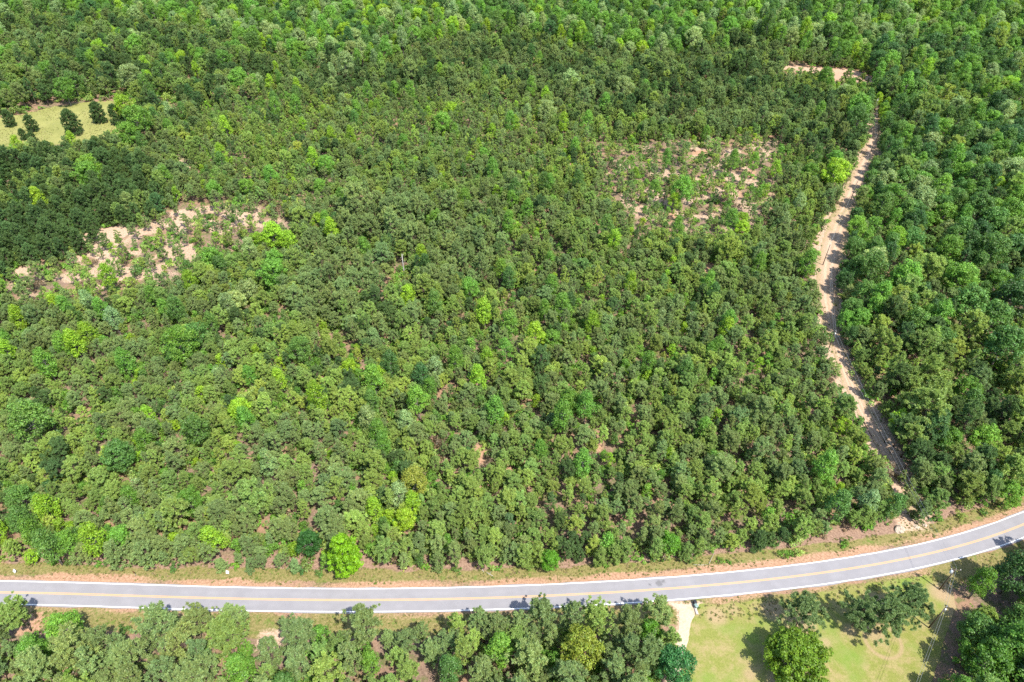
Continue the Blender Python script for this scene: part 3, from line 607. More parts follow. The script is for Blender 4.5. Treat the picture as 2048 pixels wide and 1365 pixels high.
# --- bright broadleaf trees read off the photo: pixel, crown radius in pixels, colour
BR = [(425, 520, 20, 1), (545, 470, 18, 0), (515, 482, 14, 0), (575, 482, 16, 0), (640, 445, 14, 0), (662, 460, 12, 0), (500, 500, 11, 2), (548, 547, 22, 1), (550, 520, 16, 1), (685, 395, 14, 1), (872, 440, 15, 1), (930, 400, 11, 1), (940, 577, 17, 1), (816, 592, 13, 0), (968, 622, 14, 0),
      (1020, 650, 15, 1), (1105, 680, 17, 1), (1010, 700, 14, 1), (480, 820, 20, 0), (490, 838, 13, 1), (240, 910, 24, 3), (860, 775, 13, 1), (1140, 802, 22, 1), (1172, 812, 16, 1), (940, 692, 11, 1), (1000, 742, 11, 1), (1140, 160, 14, 2), (1092, 222, 15, 2), (1246, 176, 15, 2), (885, 245, 15, 1), (905, 222, 12, 0),
      (966, 310, 11, 1), (650, 330, 15, 1), (640, 372, 11, 1), (430, 380, 13, 1), (490, 372, 11, 1), (990, 822, 16, 1), (1486, 440, 12, 0), (1366, 380, 18, 1), (1350, 402, 12, 0), (1486, 458, 14, 0), (1620, 346, 13, 1), (1672, 346, 20, 0), (1668, 320, 14, 1), (1720, 215, 27, 1), (1716, 240, 18, 3), (1650, 152, 12, 1), (1688, 182, 10, 2),
      (180, 336, 28, 1), (175, 350, 20, 1), (255, 268, 20, 1), (272, 240, 24, 1), (246, 212, 16, 0), (128, 178, 14, 1), (272, 92, 18, 1), (200, 100, 14, 0), (262, 152, 16, 2), (146, 165, 14, 3), (445, 120, 24, 1), (690, 130, 20, 2), (480, 160, 16, 1), (360, 690, 26, 1), (392, 672, 20, 3), (350, 705, 18, 3), (470, 602, 18, 2), (495, 580, 18, 2), (455, 610, 13, 2),
      (1860, 290, 17, 2), (1838, 378, 22, 2), (1846, 402, 18, 2), (1930, 350, 17, 1), (1880, 262, 15, 1), (1945, 266, 12, 1), (1745, 540, 24, 3), (1750, 522, 18, 2), (1812, 560, 26, 1), (2020, 430, 32, 1), (1985, 505, 26, 3), (1960, 420, 24, 3), (1760, 590, 18, 1), (1730, 590, 20, 3), (1940, 610, 30, 3), (2010, 690, 34, 3), (1985, 640, 30, 3), (2030, 600, 34, 4), (1920, 560, 24, 1), (1935, 780, 20, 1),
      (1080, 902, 14, 1), (95, 1092, 16, 3), (130, 1085, 18, 1), (240, 1075, 18, 1), (380, 1005, 22, 1), (60, 840, 26, 3), (40, 1000, 20, 3), (810, 1040, 20, 0), (700, 735, 16, 0), (1215, 1085, 14, 1), (390, 860, 24, 3), (600, 700, 20, 3), (1790, 1010, 14, 3), (1680, 1010, 16, 3), (2020, 985, 18, 1), (1900, 880, 18, 1), (1800, 840, 16, 0), (1970, 880, 20, 1), (1690, 640, 14, 1), (1720, 640, 18, 1),
      (70, 1300, 20, 1), (480, 1340, 20, 1), (640, 1270, 14, 1), (900, 1340, 20, 3), (130, 1255, 24, 1), (740, 1325, 16, 1), (1000, 1300, 20, 1)]
BC = ['lime green', 'bright green', 'pale green', 'mid green', 'deep green']
for (u, v, rp, ci) in BR:
    q = g(u, v, 7); dist = math.sqrt(q[0] ** 2 + q[1] ** 2 + (CAM_H - 7) ** 2); Rm = 1.12 * rp * dist / FPX
    if Rm < 2.2: k = pick(SAP)
    elif Rm < 3.1: k = pick(TALL)
    else: k = pick(BROAD)
    s = min(1.5, Rm / k.R); z = k.zc * s
    q = g(u, v, z); put(k, q[0], q[1], s, BC[ci], 'broad', Rm * 1.5)
# --- everything else: trees set out at random, no closer than their crowns allow
N = 330000
cx = rng.uniform(-620, 620, N); cy = rng.uniform(40, 780, N)
inN = inside(Z['north'], cx, cy); inS = inside(Z['south'], cx, cy); inE = inside(Z['eastlawn'], cx, cy)
lim = np.abs(cx) < (1024 / FPX) * np.hypot(cy, CAM_H) * 0.92 + 45
U, W = px(cx, cy, 7.0)
okm = (inN | inS | inE) & lim & (cy < 740)
Dc = np.sqrt(cx ** 2 + cy ** 2 + CAM_H ** 2); Rpx = FPX * 3.0 / Dc
okm &= sdist(track, cx, cy) < -0.2
VT = np.array([(1800, 968), (1755, 897), (1720, 830), (1690, 760), (1668, 700), (1655, 650), (1640, 615), (1633, 540), (1640, 490), (1660, 440), (1681, 395), (1712, 335), (1735, 280), (1743, 228),
               (1753, 228), (1753, 290), (1738, 330), (1722, 375), (1698, 430), (1682, 490), (1670, 540), (1662, 600), (1674, 680), (1698, 760), (1742, 850), (1784, 930)], float)
wob = (vnoise(cx, cy, 6, 51) - 0.5) * 1.1
okm &= sdist(VT, U, W) < -Rpx * (0.72 + wob)
VF = np.array([(-260, 262), (-60, 250), (30, 232), (110, 214), (180, 205), (262, 198), (268, 215), (250, 245), (225, 262), (150, 272), (60, 276), (0, 298), (-100, 320), (-260, 340)], float)
okm &= sdist(VF, U, W) < -Rpx * 1.0
for pv in ([(1568, 134), (1614, 137), (1614, 143), (1568, 142)], [(1648, 141), (1692, 145), (1690, 152), (1650, 150)], [(1700, 150), (1752, 166), (1745, 172), (1700, 160)]):
    okm &= sdist(np.array(pv, float), U, W) < -Rpx * (0.3 + wob)
U5, W5 = px(cx, cy, 4.5)
open_px = np.zeros(N, bool)
for p in sand_px + clay_px: open_px |= sdist(np.array(p, float), U5, W5) > -Rpx * (0.32 + 2.0 * wob)
okm &= ~(((U > 786) & (U < 822) & (W > 500) & (W < 566)) & (Rpx > 0))
for pl, m in ((lawn, -1.5), (drive, -0.4), (field, -3.0), (field2, -2.0)): okm &= sdist(pl, cx, cy) < m
fd = gp([(1560, 130), (1612, 134), (1700, 140), (1740, 152), (1768, 172), (1764, 184), (1720, 176), (1670, 170), (1610, 160), (1560, 156)])
okm &= sdist(fd, cx, cy) < 1.5
okm &= np.abs(road_signed(cx, cy)) > np.where(inN, 7.8, 7.5)
zin = {k: inside(v, U, W) for k, v in P_.items()}
bt = beyond_track(cx, cy)
gapn = vnoise(cx, cy, 11, 31) * 0.6 + vnoise(cx, cy, 5, 32) * 0.4
clus = vnoise(cx, cy, 28, 41) * 0.6 + vnoise(cx, cy, 10, 42) * 0.4
holes = np.zeros(N, bool)
for p in sand_g + clay_g: holes |= sdist(p, cx, cy) > 0.0
rs_c = road_signed(cx, cy); trk_d = sdist(track, cx, cy); age = vnoise(cx, cy, 24, 95); tone = vnoise(cx, cy, 17, 91) * 0.65 + vnoise(cx, cy, 6, 92) * 0.35; tone = np.argsort(np.argsort(tone)) / N
sel = np.nonzero(okm)[0]
PN = ['grey-green', 'olive green', 'yellowish green', 'dark green']
for i in sel:
    x_, y_ = cx[i], cy[i]; u_ = rng.uniform(); z = lambda n: zin[n][i]
    if inS[i]: pb, sp, fam, pc = 0.04, 3.9, PINE, (0.55, 0.33, 0.09, 0.03); bcol = (0.1, 0.45, 0.05, 0.3, 0.1); sc_ = 0.96
    elif inE[i]: pb, sp, fam, pc = 0.80, 4.5, PINE, (0.2, 0.3, 0.1, 0.4); bcol = (0.04, 0.46, 0.0, 0.32, 0.18); sc_ = 1.12
    elif z('top'): pb, sp, fam, pc = 0.90, 5.6, PINE, (0.45, 0.35, 0.0, 0.2); bcol = (0.10, 0.36, 0.22, 0.25, 0.07); sc_ = 1.25
    elif bt[i]:
        top = W[i] < 620
        pb = (0.85 if clus[i] > 0.42 else 0.5) if top else (0.5 if clus[i] > 0.58 else 0.15)
        sp, fam, pc = (5.0 if top else 4.0), PINE, (0.2, 0.45, 0.12, 0.23); bcol = (0.05, 0.22, 0.08, 0.42, 0.23); sc_ = 1.2
    elif z('topleft'): pb, sp, fam, pc = (0.6 if clus[i] > 0.58 else 0.08), 4.7, PINE, (0.35, 0.3, 0, 0.35); bcol = (0.15, 0.3, 0.1, 0.3, 0.15); sc_ = 1.05
    elif z('darkL'): pb, sp, fam, pc = (0.3 if clus[i] > 0.66 else 0.04), 4.0, FULL, (0.04, 0.1, 0.0, 0.86); bcol = (0.1, 0.3, 0, 0.4, 0.2); sc_ = 0.92
    elif z('grey'): pb, sp, fam, pc = 0.05, 3.5, PINE, (0.5, 0.16, 0.04, 0.3); bcol = (0.2, 0.4, 0.2, 0.2, 0); sc_ = 0.8
    elif z('sparse'): pb, sp, fam, pc = 0.05, 5.2, YOUNG, (0.4, 0.27, 0.30, 0.03); bcol = (0.3, 0.5, 0.1, 0.1, 0); sc_ = 1.0
    elif z('sparse2'): pb, sp, fam, pc = 0.10, 4.9, YOUNG, (0.4, 0.27, 0.28, 0.05); bcol = (0.25, 0.5, 0.1, 0.15, 0); sc_ = 1.05
    elif z('semi'): pb, sp, fam, pc = 0.12, 3.1, YOUNG if gapn[i] > 0.42 else PINE, (0.4, 0.3, 0.2, 0.1); bcol = (0.3, 0.4, 0.1, 0.2, 0); sc_ = 1.1 if gapn[i] > 0.48 else 0.7
    elif z('clump'): pb, sp, fam, pc = 0.05, 3.6, PINE, (0.66, 0.24, 0.04, 0.06); bcol = (0.1, 0.4, 0.1, 0.3, 0.1); sc_ = 0.92
    elif z('reddish'): pb, sp, fam, pc = 0.04, 2.9 + 0.6 * (gapn[i] > 0.58), PINE, (0.40, 0.42, 0.15, 0.03); bcol = (0.2, 0.5, 0.0, 0.3, 0); sc_ = 0.66
    else: pb, sp, fam, pc = 0.10 + 0.14 * (clus[i] > 0.62), 2.85 + 0.5 * (gapn[i] > 0.64), PINE, (0.42, 0.38, 0.16, 0.04); bcol = (0.26, 0.45, 0.08, 0.18, 0.03); sc_ = 0.68
    if (holes[i] or open_px[i]) and inN[i] and rng.uniform() > 0.15: continue
    if inN[i] and not bt[i] and gapn[i] > 0.70 and rng.uniform() < 0.7: continue
    if u_ < pb:
        c = BC[int(rng.choice(5, p=np.array(bcol) / sum(bcol)))]
        if pb < 0.3: k = pick(SAP + SAP + TALL[:2]); s = rng.uniform(0.75, 1.1); spx = sp * 0.75
        else: k = pick(BROAD + TALL) ; s = rng.uniform(0.75, 1.18) * sc_; spx = sp * s * (1.12 if k in BROAD else 0.85)
        fm = 'broad'
    else:
        c = PN[int(rng.choice(4, p=np.array(pc) / sum(pc)))] if rng.uniform() < 0.35 else PN[min(3, int(np.searchsorted(np.cumsum(pc) / sum(pc), tone[i])))]; k = pick(FULL if (inN[i] and rs_c[i] < 13 and rng.uniform() < 0.5) else SLIM if (fam is PINE and rng.uniform() < 0.3) else fam); s = rng.uniform(0.68, 1.22) * sc_ * (0.84 + 0.34 * age[i]); dom = rng.uniform() < 0.06 and inN[i]; s *= 1.3 if dom else 1.0; spx = sp * (0.75 + 0.27 * s); fm = 'pine'
    if bt[i] and trk_d[i] > -7: s *= 0.68; spx *= 0.72
    if hit(x_, y_, spx): continue
    put(k, x_, y_, s, c, fm, spx, sz=rng.uniform(0.9, 1.12))
print('trees', len(trees), 'pine', sum(t['fam'] == 'pine' for t in trees))

def ground_z(x_, y_):
    return 0.0
# heights of the floor below each tree (same formula as the sheet)
tx = np.array([t['x'] for t in trees]); ty = np.array([t['y'] for t in trees])
_d = np.full(tx.shape, -99.0)
for pl in (track, lawn, drive, field, field2, fardirt): _d = np.maximum(_d, sdist(pl, tx, ty))
_fl = np.maximum(sstep(-9, -3, _d), 1 - sstep(9, 20, np.abs(road_signed(tx, ty))))
tz = (vnoise(tx, ty, 23, 1) * 0.6 + vnoise(tx, ty, 9, 2) * 0.25 - 0.4) * 0.9 * (1 - _fl) - 0.05
rsd = road_signed(tx, ty)
# --- which trees show largest: those stand as things of their own
D = np.sqrt(tx ** 2 + ty ** 2 + CAM_H ** 2)
zc = np.array([t['k'].zc * t['s'] for t in trees]); Rt = np.array([t['k'].R * t['s'] for t in trees])
tu, tw = px(tx, ty, zc); size = Rt / D
vis = (tu > -10) & (tu < 2058) & (tw > -10) & (tw < 1375)
isS = inside(Z['south'], tx, ty); isE = inside(Z['eastlawn'], tx, ty); isB = beyond_track(tx, ty) & ~isE
dtr = -sdist(track, tx, ty)
LM = [('lime green tree', 703, 1146), ('driveway mouth', 1370, 1212), ('tilted white board', 33, 1141), ('upright white board', 457, 1143), ('brown marker post', 270, 1145), ('golden-olive tree', 830, 985), ('grey dead trunk', 800, 545),
      ('transformer pole', 1878, 1180), ('pipe gate', 1680, 672), ('pale rocks', 1812, 1055), ('round lawn tree', 1585, 1340), ('dry field', 150, 270), ('red far clearing', 1660, 150), ('sandy clearing', 210, 490), ('fallen pale branch', 972, 1146), ('bare clay scars', 1470, 390), ('bare track pole', 1645, 531), ('yellow-olive tree', 1150, 1330)]
LMg = np.array([g(u, v) for _, u, v in LM])
def place_words(i):
    if isS[i]: return 'in the roadside strip'
    if isE[i]: return 'in the lawn-side wood'
    if isB[i]:
        if dtr[i] < 9: return 'on the shaded track side'
        return 'past the track mouth' if rsd[i] < 18 else 'in the wood across the track'
    if dtr[i] < 9: return 'on the sunny track side'
    if rsd[i] < 13: return 'in the front row'
    if rsd[i] < 22: return 'just behind the front row'
    if rsd[i] < 60: return 'within the plantation'
    return 'deep in the plantation'
def landmark(i):
    return LM[int(np.argmin(np.hypot(LMg[:, 0] - tx[i], LMg[:, 1] - ty[i])))][0]
def size_word(i):
    t = trees[i]; h = t['k'].H * t['s'] * t['sz']
    if t['fam'] == 'pine':
        a = 'tall' if h > 12.2 else 'low' if h < 9.6 else 'medium'
        if any(t['k'] is q for q in FULL): return a + ' bushy'
        if any(t['k'] is q for q in YOUNG): return a + ' spindly'
        return a + (' broad' if t['k'].R > 3.25 else ' slim' if t['k'].R < 2.95 else '')
    return 'small' if h < 8.5 else 'tall broad' if h > 14 and t['k'].R / t['k'].H > 0.27 else 'tall narrow' if h > 14 else 'spreading' if t['k'].R / t['k'].H > 0.27 else 'narrow'
def plant(k, name, loc, rot, s, sz, tn):
    e = bpy.data.objects.new(name, None); col.objects.link(e); e.location = loc; e.rotation_euler = (0, 0, rot); e.scale = (s, s, s * sz); e.empty_display_size = 0.5
    a = bpy.data.objects.new('trunk', k.trunk); col.objects.link(a); a.parent = e
    b = bpy.data.objects.new('crown', k.crown); col.objects.link(b); b.parent = e
    b['tint'] = [float(tn[0]), float(tn[1]), float(tn[2]), 1.0]
    return e
single = set()
for fam, lim_ in (('pine', 300), ('broad', 300)):
    sp_ = [i for i, t in enumerate(trees) if t['fam'] == fam and t['label']]
    rest = [i for i, t in enumerate(trees) if t['fam'] == fam and not t['label'] and vis[i]]
    rest.sort(key=lambda i: -size[i]); single |= set(sp_ + rest[:lim_ - len(sp_)])
for i in sorted(single):
    t = trees[i]; nm = 'pine_tree' if t['fam'] == 'pine' else 'broadleaf_tree'
    e = plant(t['k'], nm, (t['x'], t['y'], tz[i]), t['rot'], t['s'], t['sz'], t['t'])
    if t['label']: tag(e, t['label'], 'tree', 'single trees that stand out')
    else:
        tb = float(np.sum(t['t']) / sum(COL[t['c']])); w = '%s %s%s %s %s, near %s' % (size_word(i), 'fresh ' if tb > 1.09 else 'dull ' if tb < 0.94 else '', t['c'], 'pine' if t['fam'] == 'pine' else 'tree', place_words(i), landmark(i))  # adjective follows the tree's own random tint brightness
        tag(e, w, 'pine' if t['fam'] == 'pine' else 'tree', ('pines ' if t['fam'] == 'pine' else 'leafy trees ') + place_words(i))
    if t['label'] and t['fam'] == 'pine': e['category'] = 'pine'

# ------------------------------------------------------------------ the far mass of each kind: one object, its trees set on points
def scatter(name, pts, rot, scl, var, tn, source):
    me = bpy.data.meshes.new(name); me.vertices.add(len(pts)); me.vertices.foreach_set('co', np.asarray(pts, np.float32).ravel())
    for nm, typ, key, dat in (('turn', 'FLOAT', 'value', rot), ('grow', 'FLOAT_VECTOR', 'vector', scl), ('which', 'INT', 'value', var), ('tint', 'FLOAT_COLOR', 'color', np.c_[tn, np.ones(len(tn))])):
        a = me.attributes.new(nm, typ, 'POINT'); a.data.foreach_set(key, np.asarray(dat, np.int32 if typ == 'INT' else np.float32).ravel())
    o = link(name, me)
    ng = bpy.data.node_groups.new(name, 'GeometryNodeTree'); ng.interface.new_socket('Geometry', in_out='INPUT', socket_type='NodeSocketGeometry'); ng.interface.new_socket('Geometry', in_out='OUTPUT', socket_type='NodeSocketGeometry')
    n = ng.nodes; gi = n.new('NodeGroupInput'); gout = n.new('NodeGroupOutput'); ci = n.new('GeometryNodeCollectionInfo'); ip = n.new('GeometryNodeInstanceOnPoints')
    ci.inputs['Collection'].default_value = source; ci.inputs['Separate Children'].default_value = True; ci.inputs['Reset Children'].default_value = True
    def na(nm, typ): a = n.new('GeometryNodeInputNamedAttribute'); a.data_type = typ; a.inputs[0].default_value = nm; return a.outputs[0]
    cb = n.new('ShaderNodeCombineXYZ'); L = ng.links.new
    L(na('turn', 'FLOAT'), cb.inputs[2]); L(gi.outputs[0], ip.inputs['Points']); L(ci.outputs[0], ip.inputs['Instance']); ip.inputs['Pick Instance'].default_value = True
    L(na('which', 'INT'), ip.inputs['Instance Index']); L(cb.outputs[0], ip.inputs['Rotation']); L(na('grow', 'FLOAT_VECTOR'), ip.inputs['Scale']); L(ip.outputs[0], gout.inputs[0])
    md = o.modifiers.new('trees', 'NODES'); md.node_group = ng
    return o
for fam, nm, lb in (('pine', 'pine_forest', 'grey-green mass of the pine plantation behind the nearest rows'), ('broad', 'broadleaf_forest', 'bright green mass of far leafy trees')):
    ids = [i for i, t in enumerate(trees) if t['fam'] == fam and i not in single and id(t['k']) in IDX]
    o = scatter(nm, [(tx[i], ty[i], tz[i]) for i in ids], [trees[i]['rot'] for i in ids], [(trees[i]['s'], trees[i]['s'], trees[i]['s'] * trees[i]['sz']) for i in ids], [IDX[id(trees[i]['k'])] for i in ids], np.array([trees[i]['t'] for i in ids]), proto_col)
    tag(o, lb, 'forest', kind='stuff')
# low growth under the trees
n = 80000
ux = rng.uniform(-560, 560, n); uy = rng.uniform(44, 700, n)
m = (inside(Z['north'], ux, uy) | inside(Z['south'], ux, uy) | inside(Z['eastlawn'], ux, uy))
for pl, w in ((track, -1.5), (lawn, -2), (drive, -1), (field, 0), (fardirt, 0)): m &= sdist(pl, ux, uy) < w
m &= np.abs(road_signed(ux, uy)) > 9.0
for p in sand_g + clay_g: m &= (sdist(p, ux, uy) < 0) | (rng.uniform(size=n) < 0.3)
for p in sparse_g: m &= (sdist(p, ux, uy) < 0) | (rng.uniform(size=n) < 0.3)
m &= (vnoise(ux, uy, 14, 77) > 0.30)
ux = ux[m]; uy = uy[m]; n = len(ux)
d_ = np.full(n, -99.0)
for pl in (track, lawn, drive, field, field2, fardirt): d_ = np.maximum(d_, sdist(pl, ux, uy))
f_ = np.maximum(sstep(-9, -3, d_), 1 - sstep(9, 20, np.abs(road_signed(ux, uy))))
uz = (vnoise(ux, uy, 23, 1) * 0.6 + vnoise(ux, uy, 9, 2) * 0.25 - 0.4) * 0.9 * (1 - f_) - 0.03
cc = np.array([COL['olive green'], COL['bright green'], COL['mid green'], (0.20, 0.15, 0.09), COL['yellowish green']])[rng.choice(5, n, p=[0.22, 0.30, 0.14, 0.12, 0.22])] * rng.uniform(0.75, 1.2, (n, 1))
s_ = rng.uniform(0.9, 2.5, n)
tag(scatter('undergrowth', np.c_[ux, uy, uz], rng.uniform(0, 6.28, n), np.c_[s_, s_, s_ * rng.uniform(0.7, 1.2, n)], rng.integers(0, 4, n), cc, shrub_col), 'low green scrub scattered under the pines', 'undergrowth', kind='stuff')
# bushes along the forest front, one by one
for j, (u, v, s, cname) in enumerate([(75, 1116, 1.3, 'bright green'), (110, 1120, 1.5, 'bright green'), (140, 1124, 1.1, 'mid green'), (195, 1128, 1.2, 'bright green'), (212, 1128, 1.0, 'mid green'), (230, 1124, 1.2, 'bright green'), (350, 1138, 1.1, 'mid green'), (470, 1132, 1.4, 'bright green'), (500, 1136, 1.0, 'yellowish green'), (600, 1142, 1.3, 'deep green'),
        (640, 1148, 1.0, 'mid green'), (850, 1135, 1.3, 'bright green'), (915, 1140, 1.0, 'mid green'), (996, 1136, 0.9, 'bright green'), (1200, 1122, 1.0, 'bright green'), (1213, 1130, 1.1, 'bright green'), (1278, 1118, 1.4, 'bright green'), (1300, 1112, 1.2, 'mid green'), (1320, 1116, 1.3, 'bright green'), (1360, 1110, 1.2, 'yellowish green'),
        (1440, 1122, 0.9, 'bright green'), (1458, 1124, 0.7, 'bright green'), (1565, 1111, 1.2, 'bright green'), (1580, 1109, 1.3, 'bright green'), (1597, 1106, 1.1, 'yellowish green'), (1685, 1090, 1.0, 'bright green'), (1692, 1086, 0.9, 'bright green'), (1580, 1080, 1.4, 'bright green'), (1770, 1040, 1.3, 'mid green'), (1875, 1040, 1.4, 'bright green'), (1920, 1034, 1.2, 'yellowish green'), (1968, 1026, 1.4, 'mid green'), (2006, 1014, 1.2, 'bright green'), (2028, 1006, 1.5, 'bright green'),
        (250, 1262, 1.2, 'mid green'), (610, 1262, 1.1, 'yellowish green'), (1010, 1250, 1.0, 'mid green')]):
    q = g(u, v, 0.6); k = SHRUB[j % 4]
    e = plant(k, 'shrub', (q[0], q[1], -0.02), rng.uniform(0, 6.28), s, 1.0, tint(cname)); 
    wh = 'in the pine strip below the road' if v > 1240 else 'at the mouth of the dirt track' if 1690 < u < 1890 else 'past the mouth of the dirt track' if u >= 1890 else 'on the forest edge along the curve' if u > 1150 else 'on the forest edge by the white boards' if u < 520 else 'on the forest edge near the lime green tree'
    tag(e, '%s %s bush growing %s' % ('large' if s > 1.15 else 'small', cname, wh), 'bush', 'bushes ' + wh)
    for ch in e.children: ch.name = 'leaves' if ch.name.startswith('crown') else 'stems'
# ------------------------------------------------------------------ power poles and lines
def utility_pole(q, h, ang, label, arm=True, transformer=False, white_top=False):
    e = bpy.data.objects.new('utility_pole', None); col.objects.link(e); e.location = (q[0], q[1], 0)
    b = MB(); b.tube([(0, 0, -0.6), (0, 0, h * 0.5), (0, 0, h)], [0.19, 0.16, 0.125], 10); b.build('pole', M['pole_wood'], e, True)
    c_, s_ = math.cos(ang), math.sin(ang)
    if arm:
        b = MB(); b.box((0.16 * -s_, 0.16 * c_, h - 0.55), (1.2, 0.06, 0.075), ang); b.build('crossarm', M['pole_wood'], e)
        for o in (-1.1, 1.1):
            b = MB(); b.tube([(o * c_ - 0.16 * s_, o * s_ + 0.16 * c_, h - 0.5), (o * c_ - 0.16 * s_, o * s_ + 0.16 * c_, h - 0.38), (o * c_ - 0.16 * s_, o * s_ + 0.16 * c_, h - 0.2)], [0.04, 0.09, 0.06], 8); b.build('insulator', M['porcelain'], e, True)
    else:
        b = MB(); b.tube([(0, 0, h), (0, 0, h + 0.12), (0, 0, h + 0.3)], [0.05, 0.1, 0.06], 8); b.build('insulator', M['porcelain'], e, True)
        b = MB(); b.tube([(0.2, 0, h - 1.2), (0.2, 0, h - 1.1), (0.2, 0, h - 0.95)], [0.05, 0.09, 0.05], 8); b.build('insulator', M['porcelain'], e, True)
    if transformer:
        b = MB(); cx_, cy_ = 0.52 * c_, 0.52 * s_; b.tube([(cx_, cy_, h - 2.3), (cx_, cy_, h - 2.25), (cx_, cy_, h - 1.3), (cx_, cy_, h - 1.18)], [0.25, 0.3, 0.3, 0.22], 14); t = b.build('transformer', M['transformer'], e, True)
        b = MB(); b.tube([(cx_, cy_, h - 1.2), (cx_, cy_, h - 1.05), (cx_, cy_, h - 0.88)], [0.07, 0.09, 0.05], 8); b.build('bushing', M['porcelain'], t, True)
        b = MB(); b.box((0.2 * c_, 0.2 * s_, h - 1.7), (0.12, 0.08, 0.35), ang); b.build('bracket', M['galv'], e)
    if white_top:
        b = MB(); b.box((0.05, -0.2, h - 0.9), (0.16, 0.12, 0.2)); b.build('junction_box', M['white'], e)
    tag(e, label, 'power pole', 'wooden power poles'); return e
p1 = g(1878.4, 1179.6); p2 = g(1857.2, 1256.2); wA = g(1894, 1213, 10.5); wB = g(1852, 1330, 10.2); dv = (wB - wA) / np.hypot(*(wB - wA)); p3 = p2 + dv * 48
pa0 = g(1672, 662, 10.4); pa = g(1645.5, 530.7); pb_ = g(1702, 399); pc_ = g(1741.5, 304); pd_ = g(1744.5, 230)
POL = [(p3, 10.4, 'wooden power pole at the end of the lawn line', False, False, False), (p2, 10.6, 'grey power pole with white box standing at the lawn edge of the wood', False, False, True), (p1, 10.4, 'dark power pole with crossarm and grey transformer beside the road', True, True, False),
       (pa0, 10.2, 'power pole near the pale gate on the dirt track', False, False, True), (pa, 10.2, 'bare power pole standing in the open middle of the dirt track', False, False, False), (pb_, 9.6, 'power pole on the grassy stretch of the dirt track', False, False, False), (pc_, 9.4, 'power pole by the pale bank of the dirt track', False, False, False), (pd_, 9.8, 'power pole with white box where the dirt track ends', False, False, True)]
tops = []
for j, (q, h, lb, ar, tr_, wt) in enumerate(POL):
    nx = POL[min(j + 1, 7)][0] - POL[max(j - 1, 0)][0]; utility_pole(q, h, math.atan2(nx[1], nx[0]) + math.pi / 2, lb, ar, tr_, wt); tops.append((q, h))
SEG = ['behind the lawn pole', 'between lawn pole and transformer pole', 'from transformer pole over the track mouth', 'along the track below the bare pole', 'along the track above the bare pole', 'over the grassy track stretch', 'over the end of the track']
for j in range(7):
    (qa, ha), (qb, hb) = tops[j], tops[j + 1]; L = np.hypot(*(qb - qa)); ndir = np.array([-(qb - qa)[1], (qb - qa)[0]]) / L
    for st, (dz, off, nm) in enumerate(((0.28, 0.0, 'upper'), (-1.05, 0.22, 'lower'))):
        t = np.linspace(0, 1, 21); P = np.c_[qa + (qb - qa) * t[:, None] + ndir * off, (ha + dz) * (1 - t) + (hb + dz) * t - 4 * L * 0.014 * t * (1 - t)]
        b = MB(); b.tube(P, 0.022, 4); w = b.build('power_line', M['wire']); tag(w, '%s power line %s' % (nm, SEG[j]), 'power line', 'power lines')

# ------------------------------------------------------------------ bins, boards, gate and other small things
def wheelie_bin(u, v, rot, body, lidm, label, s=1.0):
    q = g(u, v); e = bpy.data.objects.new('wheelie_bin', None); col.objects.link(e); e.location = (q[0], q[1], 0.055); e.rotation_euler = (0, 0, rot); e.scale = (s, s, s)
    b = MB(); b.box((0, 0, 0.53), (0.27, 0.32, 0.47), 0, 1.22, 1.2); b.build('body', body, e)
    b = MB(); b.box((0, 0, 1.035), (0.36, 0.42, 0.03), 0, 0.97); b.box((0, 0, 1.085), (0.33, 0.38, 0.02), 0, 0.8); l = b.build('lid', lidm, e)
    b = MB(); b.tube([(-0.26, 0.47, 1.0), (0.26, 0.47, 1.0)], 0.025, 8); b.box((-0.26, 0.43, 0.99), (0.02, 0.05, 0.02)); b.box((0.26, 0.43, 0.99), (0.02, 0.05, 0.02)); b.build('handle', body, e)
    for o in (-0.3, 0.3):
        b = MB(); b.tube([(o - 0.035, 0.33, 0.13), (o + 0.035, 0.33, 0.13)], 0.13, 14); b.build('wheel', M['rubber'], e)
    return tag(e, label, 'bin', 'bins at the driveway mouth')
wheelie_bin(1391, 1216, 0.35, M['bin_green'], M['bin_green'], 'grey-green wheelie bin at the driveway mouth', 1.1)
wheelie_bin(1389, 1208.5, 0.2, M['bin_shadow_black'], M['bin_shadow_black'], 'black bin shape standing in for the shadow behind the grey-green wheelie bin', 1.1)  # added black shape where only the grey-green bin's cast shadow lies
q = g(1392, 1223); a_ = 1.45; b = MB(); th = np.linspace(0, 2 * math.pi, 17)[:-1]
n_ = 16; L2 = 1.0
V = []
for yy, r in ((-L2, 0.34), (L2, 0.34), (L2, 0.26), (-L2, 0.26)):
    for t_ in th: V.append((math.cos(t_) * r, yy, math.sin(t_) * r))
Qc = [[r_ * n_ + k_, r_ * n_ + (k_ + 1) % n_, ((r_ + 1) % 4) * n_ + (k_ + 1) % n_, ((r_ + 1) % 4) * n_ + k_] for r_ in range(4) for k_ in range(n_)]
b.add(V, Qc); o = b.build('culvert_pipe', M['concrete']); o.location = (q[0], q[1], 0.16); o.rotation_euler = (0, 0, 0.1)
tag(o, 'pale concrete culvert pipe lying in the grass by the bins', 'pipe')
def board(u, v, w, h, hb, tilt, rot, label):
    q = g(u, v); e = bpy.data.objects.new('sign_board', None); col.objects.link(e); e.location = (q[0], q[1], 0); e.rotation_euler = (0, 0, rot)
    b = MB()
    for o_ in (-w * 0.36, w * 0.36): b.box((o_, 0.04, (hb + h) / 2 - 0.05), (0.035, 0.03, (hb + h) / 2 + 0.05))
    b.build('post', M['galv'], e)
    b = MB(); b.box((0, 0, 0), (w / 2, 0.02, h / 2)); p = b.build('panel', M['white'], e); p.location = (0, -0.03 - 0.3 * math.sin(tilt), hb + h / 2); p.rotation_euler = (-tilt, 0, 0)
    tag(e, label, 'sign', 'white boards on the verge')
